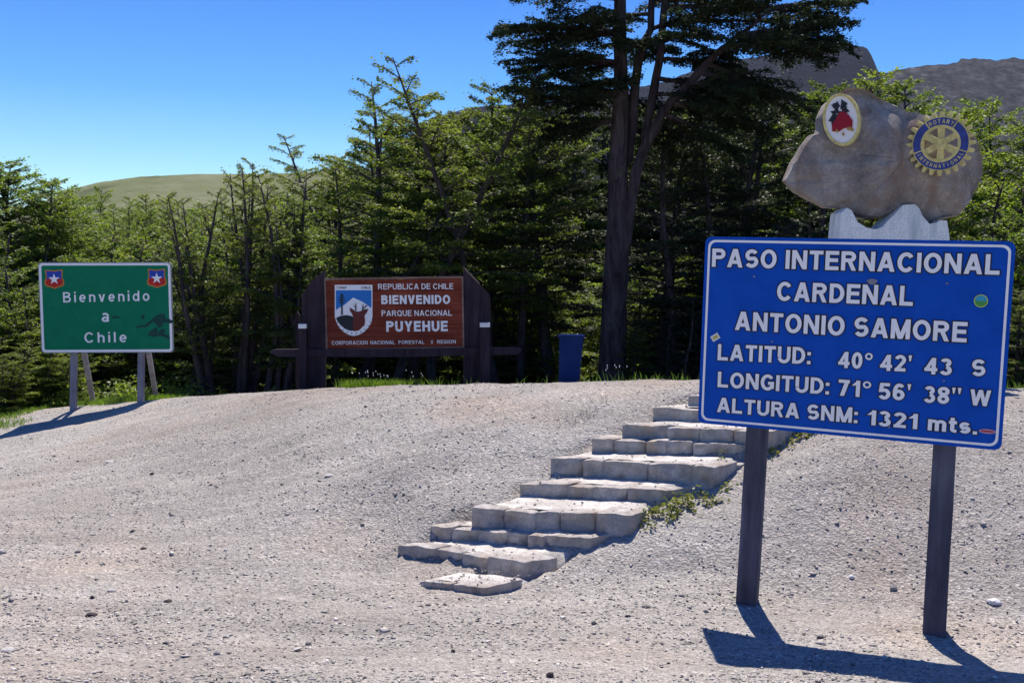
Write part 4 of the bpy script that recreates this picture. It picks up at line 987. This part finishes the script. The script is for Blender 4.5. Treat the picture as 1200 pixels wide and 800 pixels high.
for i, (px, Y, ty) in enumerate(((40, 21.5, 335), (75, 23, 300), (110, 22, 318), (150, 24, 285), (185, 22.5, 300), (215, 25, 275), (130, 27, 275), (90, 27, 285), (60, 25, 290), (235, 23, 315), (20, 24, 270), (172, 28, 268), (205, 29, 262))):
    tree(('bush1', 'bush2', 'bush3')[i % 3], px, Y, ty, 1.25, 'leafy green sapling crowded behind the green welcome sign', gA)
# distant clump below the hill
gB = 'distant trees below the grassy hill'
for i, (px, Y, ty) in enumerate(((100, 62, 228), (122, 66, 222), (148, 60, 232), (170, 64, 226), (195, 62, 228), (215, 60, 234), (240, 66, 236), (85, 60, 236), (135, 55, 243), (180, 56, 243), (225, 55, 248), (265, 62, 230), (345, 60, 226), (365, 62, 228), (330, 58, 230))):
    tree(('full1', 'bush3', 'full2')[i % 3], px, Y, ty, .9, 'distant dark tree in the belt below the grassy hill', gB)
# slim multi stemmed group left of the park sign
for i, (px, Y, ty, lb_) in enumerate(((250, 21, 215, 'slim grey-stemmed beech just right of the green sign, shorter than its neighbour'), (287, 21.5, 180, 'tallest slim many-stemmed beech between the green sign and the brown sign'),
        (315, 21, 202, 'slim many-stemmed beech just right of the tallest one left of the brown sign'), (270, 23, 195, 'slim beech rising behind the pair of grey-stemmed beeches right of the green sign'), (338, 22, 228, 'slim low beech next to the left upright of the brown sign'), (225, 21.3, 262, 'slim short beech directly behind the right edge of the green sign'))):
    tree(('slim1', 'slim2', 'slim3')[i % 3], px, Y, ty, 1.0, lb_)
gC = 'beeches filling the wood behind the slim stems'
for i, (px, Y, ty) in enumerate(((245, 26, 262), (275, 27, 240), (305, 27, 235), (335, 26, 238), (300, 30, 250), (255, 31, 260), (345, 29, 225))):
    tree(('bush2', 'slim3', 'bush1')[i % 3], px, Y, ty, 1.2, 'leafy beech filling the wood behind the slim grey stems', gC)
# wood behind the park sign
for i, (k_, px, Y, ty, ws, lb_) in enumerate((('slim3', 366, 22, 196, 1.3, 'beech rising above the left end of the brown sign'), ('tall2', 395, 24, 178, 1.0, 'beech behind the shield side of the brown sign, lower than its right neighbour'),
        ('tall2', 436, 24, 84, 1.15, 'tall thin-topped beech left of the gap of sky above the brown sign'), ('tall1', 480, 25, 92, 1.1, 'tall beech above the middle of the brown sign'), ('tall3', 515, 24, 116, 1.05, 'beech above the right end of the brown sign, lower than the pair to its left'),
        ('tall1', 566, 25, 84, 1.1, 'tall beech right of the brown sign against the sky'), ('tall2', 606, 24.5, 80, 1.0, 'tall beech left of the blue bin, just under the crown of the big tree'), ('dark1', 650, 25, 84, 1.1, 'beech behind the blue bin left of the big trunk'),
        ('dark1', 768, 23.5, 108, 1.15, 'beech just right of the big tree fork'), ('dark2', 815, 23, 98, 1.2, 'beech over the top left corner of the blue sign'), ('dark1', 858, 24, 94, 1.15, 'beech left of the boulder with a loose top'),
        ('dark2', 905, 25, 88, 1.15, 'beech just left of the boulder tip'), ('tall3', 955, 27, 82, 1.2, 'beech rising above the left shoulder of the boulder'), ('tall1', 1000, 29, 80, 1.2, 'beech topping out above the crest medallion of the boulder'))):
    tree(k_, px, Y, ty, ws, lb_)
gD = 'beeches deeper in the wood behind the signs'
for i in range(34):
    px = 350 + i*19 + trng.uniform(-8, 8); Y = trng.uniform(33, 42)
    ty = np.interp(px, [340, 400, 440, 520, 560, 640, 700, 800, 960, 1010], [240, 172, 120, 135, 112, 98, 96, 98, 92, 108])+trng.uniform(0, 35)
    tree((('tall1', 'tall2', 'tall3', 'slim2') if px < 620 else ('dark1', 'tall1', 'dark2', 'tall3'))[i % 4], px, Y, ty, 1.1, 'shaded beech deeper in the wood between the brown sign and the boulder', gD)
gE = 'sunlit understory behind the trunks'
for i in range(30):
    px = 340 + i*23 + trng.uniform(-9, 9); Y = trng.uniform(26.2, 29.5)
    tree(('bush1', 'bush2', 'bush3')[i % 3], px, Y, trng.uniform(275, 360), 1.3, 'sunlit green undergrowth tree seen between the dark trunks', gE)
# right side behind the boulder
tree('full2', 1015, 31, 88, 1.2, 'bright green tree behind the crest of the boulder')
tree('full1', 1095, 30, 122, 1.2, 'bright green tree peeping over the sloping right shoulder of the boulder')
for i, (k_, px, Y, ty, ws, lb_) in enumerate((('full1', 1042, 30, 94, 1.0, 'bright green tree directly behind the top of the boulder'), ('full1', 1078, 33, 120, 1.0, 'bright green tree just left of the cogwheel emblem, behind the boulder'), ('full2', 1115, 34, 120, 1.0, 'bright green tree behind the cogwheel emblem'),
        ('full2', 1152, 34, 122, 1.0, 'bright green tree just right of the boulder'), ('full1', 1192, 33, 116, 1.0, 'bright green tree at the right edge of the photo under the rocky mountain'), ('bush2', 1235, 30, 122, 1.1, 'green tree cut off by the right edge of the photo'),
        ('bush2', 1170, 24, 200, 1.2, 'leafy tree standing right of the boulder above the blue sign corner'), ('bush3', 1215, 22, 235, 1.1, 'leafy tree behind the right edge of the blue sign'), ('bush1', 1130, 27, 170, 1.1, 'leafy tree behind the right flank of the boulder'))):
    tree(k_, px, Y, ty, ws, lb_)
gF = 'trees hidden low behind the blue sign'
for i, (px, Y, ty) in enumerate(((820, 20, 345), (880, 19, 300), (930, 20, 250), (960, 22, 220), (1010, 24, 200), (1060, 21, 260), (1120, 20, 300), (1195, 18.5, 330), (1240, 18, 340), (780, 21, 360), (745, 21, 375), (850, 22, 250), (1150, 22, 250), (1090, 24, 200))):
    tree(('dark2', 'tall3', 'dark1')[i % 3], px, Y, ty, 1.15, 'dark leafy tree low behind the blue sign and plinth', gF)

# the big old tree
BY = 21.
bx = atY(717, 455, BY)[0]; bgz = float(ground(bx, BY))
big = thing('old_beech_tree', 'huge old dark tree with forked trunk and wide crown, cut off above', 'tree', (bx, BY, bgz))
rg = np.random.default_rng(99)
def wp(x, y, dy=0.): return atY(x, y, BY+dy)
stems = [([(716, 470, 0), (719, 380, 0), (722, 300, 0), (725, 200, 0), (727, 110, 0), (727, 0, 0), (730, -120, .1), (732, -200, .1)], [.40, .34, .30, .235, .185, .15, .1, .05]),
         ([(732, 300, -.05), (738, 240, -.1), (752, 180, -.15), (776, 133, -.3), (807, 98, -.4), (839, 63, -.5), (862, 46, -.55), (905, 10, -.6)], [.14, .145, .13, .115, .10, .08, .055, .03]),
         ([(735, 190, .1), (741, 150, .15), (747, 75, .2), (762, 35, .2), (766, -20, .3), (770, -120, .3)], [.12, .12, .11, .09, .08, .04]),
         ([(755, 165, .1), (762, 130, .2), (772, 70, .3), (778, 10, .4), (790, -90, .4)], [.11, .11, .10, .09, .04])]
mt = MB()
SP = []
for pts, rad in stems:
    P = [wp(*p) for p in pts]
    if P[0][2] > bgz and pts[0][1] == 470: P[0][2] = bgz-.2
    Q = []; Rr = []
    for i in range(len(P)-1):
        for t in (0, .33, .66): Q.append(P[i]*(1-t)+P[i+1]*t + rg.normal(0, .012, 3)*(i > 0)); Rr.append(.86*(rad[i]*(1-t)+rad[i+1]*t)*rg.uniform(.95, 1.05))
    Q.append(P[-1]); Rr.append(rad[-1]); SP.append(np.array(Q)); v, f = tube(Q, Rr, 12); mt.add(v, f)
obj('trunk', mt.v, mt.f, M['barkb'], big, smooth=True)
mbr = MB(); LPs = []
def limb(p0, d, L, up=-.25, nl=900, r=.05):
    P = bez(p0, d, L, up, 8, rg); v, f = tube(P, np.linspace(r, .01, 9), 5, False); mbr.add(v, f)
    LPs.append(fan(P, L, rg, int(nl*.4), mbr, .3, .03, .01, 12))
    # secondary boughs, each a flat spray of its own
    for q in range(9):
        s = .2+.75*q/9; i = min(int(s*8), 7); c = P[i]; dd = P[i+1]-P[i]; dd /= np.linalg.norm(dd); sd = np.cross(dd, [0, 0, 1])*(1 if q % 2 else -1)
        e = dd*.8+sd*rg.uniform(.5, 1.)+np.array([0, 0, rg.normal(.08, .22)])
        L2 = L*(.5-.25*s)*rg.uniform(.8, 1.2)+.15; P2 = bez(c, e, L2, -.3, 5, rg); v, f = tube(P2, np.linspace(.018, .005, 6), 4, False); mbr.add(v, f)
        LPs.append(fan(P2, L2, rg, int(nl*.12), mbr, .42, .018, .006, 7))
def stem_at(k, z):
    P = SP[k]; i = np.argmin(abs(P[:, 2]-z)); return P[i]
# limbs seen in the photograph: stem, height pixel, direction sideways / depth / rise, length
LM = [(0, 95, (-1, -.15, .06), 2.7), (0, 60, (-1, .2, .12), 2.6), (0, 38, (-1, -.2, .10), 2.7), (0, 15, (-1, .1, .12), 2.4), (0, -20, (-1, -.1, .1), 2.5), (0, -60, (-1, .1, .1), 2.0),
      (0, 110, (-.8, -.6, .08), 1.8), (0, 80, (-.5, .9, .1), 2.2), (0, 50, (-.4, -.9, .1), 2.0), (0, 20, (-.6, .7, .1), 2.2), (0, 5, (-.7, -.7, .15), 2.2), (0, -40, (-.3, -.9, .1), 2.2),
      (0, -80, (.7, -.5, .1), 2.5), (0, 130, (-.9, .2, -.02), 1.6),
      (1, 98, (1, .15, .0), 1.9), (1, 63, (1, -.2, .15), 2.4), (1, 50, (1, .1, .28), 2.6), (1, 46, (.9, .4, .1), 2.2), (1, 120, (.9, -.5, -.05), 1.5), (1, 70, (.4, -.9, .1), 1.8), (1, 20, (1, -.1, .2), 1.8), (1, 15, (.8, .6, .1), 1.9), (1, 60, (.2, .9, .1), 2.0), (1, 30, (-.3, -.9, .2), 1.7), (1, 120, (1, .2, -.15), 1.8),
      (2, 60, (-.2, -1, .1), 1.6), (2, 30, (.7, -.6, .15), 1.9), (2, 0, (.8, .4, .1), 2.3), (2, -40, (.9, -.3, .1), 2.8), (2, -70, (-.5, -.8, .1), 2.2), (2, 10, (-.8, .5, .1), 1.5),
      (0, 105, (-1, .3, .02), 2.3), (0, 70, (-1, -.5, .05), 2.3), (0, 28, (-.9, .5, .08), 2.6), (0, 88, (-1, 0, .0), 2.4), (0, 120, (-.6, .8, 0), 1.8), (0, 45, (-1, .05, .1), 2.8),
      (1, 85, (1, .5, .0), 2.0), (1, 55, (1, -.5, .05), 2.3), (1, 50, (1, .3, -.05), 2.3), (1, 98, (.8, -.8, -.1), 1.7), (1, 45, (1, .0, .05), 2.5), (3, 85, (1, .4, -.02), 2.4), (3, 100, (.8, -.6, -.05), 2.0), (2, 90, (-.6, -.7, 0), 1.5), (2, 50, (.2, 1, .1), 1.9),
      (1, 110, (1, .3, -.22), 2.4), (1, 90, (1, -.1, -.2), 2.6), (1, 75, (1, .6, -.2), 2.6), (1, 130, (.7, .7, -.2), 2.2), (0, 135, (.5, .9, -.1), 2.2), (0, 150, (-1, .4, -.1), 2.0), (0, 100, (.6, .8, -.05), 2.4), (1, 140, (.9, 0, -.3), 2.0),
      (3, 60, (.9, .3, .1), 1.9), (3, 20, (1, -.2, .1), 2.6), (3, -10, (1, .2, .12), 3.0), (3, -50, (.9, -.4, .1), 3.2), (3, -30, (.4, .9, .1), 2.4), (3, 40, (.3, -.9, .0), 1.8)]
for k, py, d, L in LM:
    z = atY(740, py, BY)[2]; limb(stem_at(k, z), d, L*.94, nl=2300, r=.03+.012*L)
LV, LF = leaves(np.concatenate(LPs), .058, rg, .5)
obj('branches', mbr.v, mbr.f, M['barkb'], big, smooth=True)
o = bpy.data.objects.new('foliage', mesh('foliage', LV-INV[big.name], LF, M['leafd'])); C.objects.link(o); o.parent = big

# ------------------------------------------------------------------ grass, weeds, flowers
def blades(name, spots, n, hmin, hmax, m, label, cat, spread=1., seed=1):
    rg = np.random.default_rng(seed); c = []
    for (x, y, rx, ry) in spots:
        k = max(8, int(n*rx*ry)); a = rg.random(k)*6.283; r = np.sqrt(rg.random(k)); c.append(np.stack([x+r*np.cos(a)*rx, y+r*np.sin(a)*ry], 1))
    c = np.concatenate(c); k = len(c); z = ground(c[:, 0], c[:, 1]); h = hmin+(hmax-hmin)*rg.random(k); a = rg.random(k)*6.283; wd = .012*spread
    B = np.stack([c[:, 0], c[:, 1], z-.01], 1); sd = np.stack([np.cos(a), np.sin(a), 0*a], 1)*wd/2; ln = np.stack([rg.normal(0, .35, k)*h, rg.normal(0, .35, k)*h, h], 1)
    V = np.stack([B-sd, B+sd, B+ln*.6+sd*.7, B+ln*.6-sd*.7, B+ln*np.array([1.25, 1.25, 1])], 1)
    F4 = np.array([(0, 1, 2, 2), (0, 2, 3, 3), (3, 2, 4, 4)])[:, :3]; Fc = (F4[None]+5*np.arange(k)[:, None, None]).reshape(-1, 3)
    o = bpy.data.objects.new(name, mesh(name, V.reshape(-1, 3), Fc, m)); C.objects.link(o); tag(o, label, cat, None, 'stuff'); return o
def gp(px, Y): return atY(px, 400, Y)[0]
blades('grass', [(gp(x, Y), Y, .35, .3) for x, Y in ((128, 18.0), (140, 18.2), (150, 18.0), (160, 18.2), (172, 18.), (184, 18.1), (194, 18.0), (203, 18.1), (120, 18.4), (105, 18.6))], 2200, .06, .15, M['grass'], 'short bright green grass round the feet of the green sign', 'grass')
blades('grass', [(gp(x, Y), Y, .6, .5) for x, Y in ((-20, 17.6), (0, 18.2), (10, 18.6), (25, 19.2), (-5, 17.0), (-30, 17), (40, 19.6), (60, 19.8), (-40, 18), (80, 20))], 1100, .04, .12, M['grass'], 'bright green grass verge at the left edge of the gravel', 'grass', seed=2)
blades('grass', [(gp(x, Y), Y, .3, .22) for x, Y in ((418, 14.6), (430, 14.5), (440, 14.55), (452, 14.5), (462, 14.5))], 2600, .1, .17, M['grass'], 'bright grass tuft below the brown park sign', 'grass', seed=3)
blades('grass', [(gp(x, Y), Y, .5, .3) for x, Y in ((490, 14.4), (520, 14.3), (725, 13.2), (770, 13.2), (800, 13.2), (1195, 12.9), (1230, 12.9), (640, 14))], 260, .1, .2, M['grass'], 'thin grass growing along the far crest of the mound', 'grass', seed=4)
rg = np.random.default_rng(15); uP = []
for q in range(420):
    px = rg.uniform(-90, 1330); Y = rg.uniform(19.5, 27) if px < 1150 else rg.uniform(16.5, 24); x = gp(px, Y); r = rg.uniform(.2, .5); k = int(260*r/.35)
    c = rg.normal(0, r*.5, (k, 2)); hh = rg.uniform(.2, .75); uP.append(np.stack([x+c[:, 0], Y+c[:, 1], float(ground(x, Y))+hh*rg.random(k)*np.exp(-(c**2).sum(1)/(1.2*r*r))], 1))
LV, LF = leaves(np.concatenate(uP), .075, rg, .7)
o = bpy.data.objects.new('forest_undergrowth', mesh('forest_undergrowth', LV, LF, M['leafb'])); C.objects.link(o); tag(o, 'low leafy undergrowth covering the forest floor', 'undergrowth', None, 'stuff')
blades('dry_grass', [(*atZ(x, y, z)[:2], .12, .10) for x, y, z in ((668, 528, .68), (680, 522, .72), (692, 514, .78), (700, 508, .8))], 1500, .06, .16, M['dry'], 'wispy dry grass left of the upper steps', 'dry grass', .35, seed=6)
# weeds in the angle right of the steps: low rosettes of broad leaves
def weeds(spots, nl, seed, name, label):
    rg = np.random.default_rng(seed); P = []
    for x, y, z, r, h in spots:
        c = atZ(x, y, z); k = int(nl*(r/.15)**2); q = rg.normal(0, r*.5, (k, 2)); zz = ground(c[0]+q[:, 0], c[1]+q[:, 1])
        P.append(np.stack([c[0]+q[:, 0], c[1]+q[:, 1], zz+.01+h*rg.random(k)*np.exp(-(q**2).sum(1)/(r*r))], 1))
    P = np.concatenate(P); keep = np.array([mnoise.noise(Vector((a*7, b*7, 2))) > -.12+.3*rg.random()*(rg.random() > .5) for a, b, _ in P]); P = P[keep]
    P[:, 2] += (rg.random(len(P)) < .12)*rg.random(len(P))*.09
    V, Fc = leaves(P, .045, rg, .8, .5); o = bpy.data.objects.new(name, mesh(name, V, Fc, M['weed'])); C.objects.link(o); tag(o, label, 'weeds', None, 'stuff')
weeds([(763, 608, .36, .13, .13), (775, 603, .4, .14, .12), (790, 596, .42, .13, .11), (805, 589, .46, .13, .1), (820, 582, .5, .13, .1), (836, 575, .55, .11, .09), (848, 566, .58, .09, .07), (845, 556, .6, .08, .1)], 170, 8, 'weeds', 'green and yellowish weeds growing in the angle right of the steps')
weeds([(905, 533, .78, .09, .06), (925, 521, .86, .12, .06), (940, 514, .9, .12, .07), (955, 510, .95, .1, .05), (895, 545, .7, .06, .05)], 110, 9, 'weeds', 'low straggly weeds beside the upper steps behind the left navy post')
rg = np.random.default_rng(5); mb = MB()
for px, Y, n in ((438, 14.4, 7), (450, 14.4, 9), (487, 14.35, 5), (725, 13.1, 8)):
    for i in range(n):
        x = gp(px, Y)+rg.normal(0, .12); y = Y+rg.normal(0, .1); z = float(ground(x, y))+rg.uniform(.16, .27)
        v, f = tube([(x, y, z-.012), (x, y, z), (x, y, z+.012)], [.002, .007, .003], 5); mb.add(v, f)
o = obj('wildflowers', mb.v, mb.f, M['petal'], fix=False); tag(o, 'tiny white wildflowers on the crest below the brown sign', 'flowers', None, 'stuff')

# ------------------------------------------------------------------ single loose stones
def stone(px, py, w_, h_, m, label, seed, Y=None):
    # walk the ray down to the ground
    d = ray(px, py); t = np.linspace(5, 20, 1500); Pq = np.array([0, 0, EYE])+d[None]*t[:, None]; g = ground(Pq[:, 0], Pq[:, 1]); i = np.argmax(Pq[:, 2] < g); c = Pq[i]; c[2] = g[i]
    V = []; Fc = []; n, k = 7, 9
    for i in range(n+1):
        th = math.pi*i/n
        for j in range(k):
            ph = 2*math.pi*j/k; v = np.array([math.sin(th)*math.cos(ph), math.sin(th)*math.sin(ph), math.cos(th)]); q = 1+.35*mnoise.noise(Vector(v*1.3)+Vector((seed*3.1, 0, 0)))
            V.append(c+v*q*np.array([w_/2, w_/2*.8, h_/2])+[0, 0, h_*.25])
    for i in range(n):
        for j in range(k): Fc.append((i*k+j, (i+1)*k+j, (i+1)*k+(j+1) % k, i*k+(j+1) % k))
    o = obj('loose_stone', V, Fc, m, smooth=False, loc=c); tag(o, label, 'stone', 'loose stones on the gravel')
for i, a in enumerate(((645, 793, .075, .06, 'rockd', 'dark rounded stone at the bottom edge, below the stairs'), (1165, 707, .11, .05, 'rockw', 'bright white stone right of the right navy post'), (531, 764, .04, .035, 'rockd', 'small dark stone below the foot of the stairs'),
        (107, 721, .13, .045, 'rockd', 'dark flat stone low on the left gravel'), (108, 701, .05, .04, 'rockd', 'small reddish dark stone just above the flat dark one on the left'), (9, 763, .13, .05, 'rockw', 'pale stone at the bottom left edge'),
        (3, 648, .12, .07, 'rockw', 'pale stone touching the left edge of the photo'), (131, 207+485, .1, .03, 'rockw', 'pale flat stone on the left gravel above the dark one'), (385, 558, .13, .04, 'rockw', 'pale stone on the slope above and left of the stairs'),
        (130, 541, .2, .03, 'rockw', 'long pale stone high on the left slope below the green sign'), (178, 556, .07, .05, 'rockd', 'small dark stone high on the left slope'), (998, 677, .05, .03, 'rockw', 'small white stone between the two navy posts'),
        (1047, 691, .06, .04, 'rockg', 'grey stone near the right navy post'), (560, 727, .03, .03, 'rockd', 'tiny dark pebble just below the lowest step'), (168, 643, .09, .03, 'rockd', 'dark sliver of stone mid left on the gravel'), (197, 705, .09, .03, 'rockd', 'dark chip of stone right of the flat dark stone'),
        (254, 767, .06, .05, 'rockg', 'pale grey stone near the bottom left'), (735, 750, .05, .03, 'rockg', 'grey stone near the bottom, left of the sign shadow'))):
    q = 1. if a[0] > 900 else .68
    stone(a[0], a[1], a[2]*q, a[3]*q, M[a[4] if a[4] != 'rockw' or a[0] > 900 else 'rockp'], a[5], i)

# ------------------------------------------------------------------ air
bxs = [(-4200, -340, -7), (4200, -340, -7), (4200, 5200, -7), (-4200, 5200, -7)]
hz = bpy.data.materials.new('air_haze'); hz.use_nodes = True; t = hz.node_tree; t.nodes.clear()
pv = t.nodes.new('ShaderNodeVolumePrincipled'); pv.inputs['Color'].default_value = (.72, .82, 1, 1); pv.inputs['Density'].default_value = .00004; pv.inputs['Anisotropy'].default_value = .2
ho = t.nodes.new('ShaderNodeOutputMaterial'); t.links.new(pv.outputs[0], ho.inputs['Volume'])
o = obj('haze', bxs+[(a, b, 640) for a, b, c in bxs], BOXF, hz); tag(o, kind='stuff'); tag(o, 'thin blue air over the whole valley', 'haze')
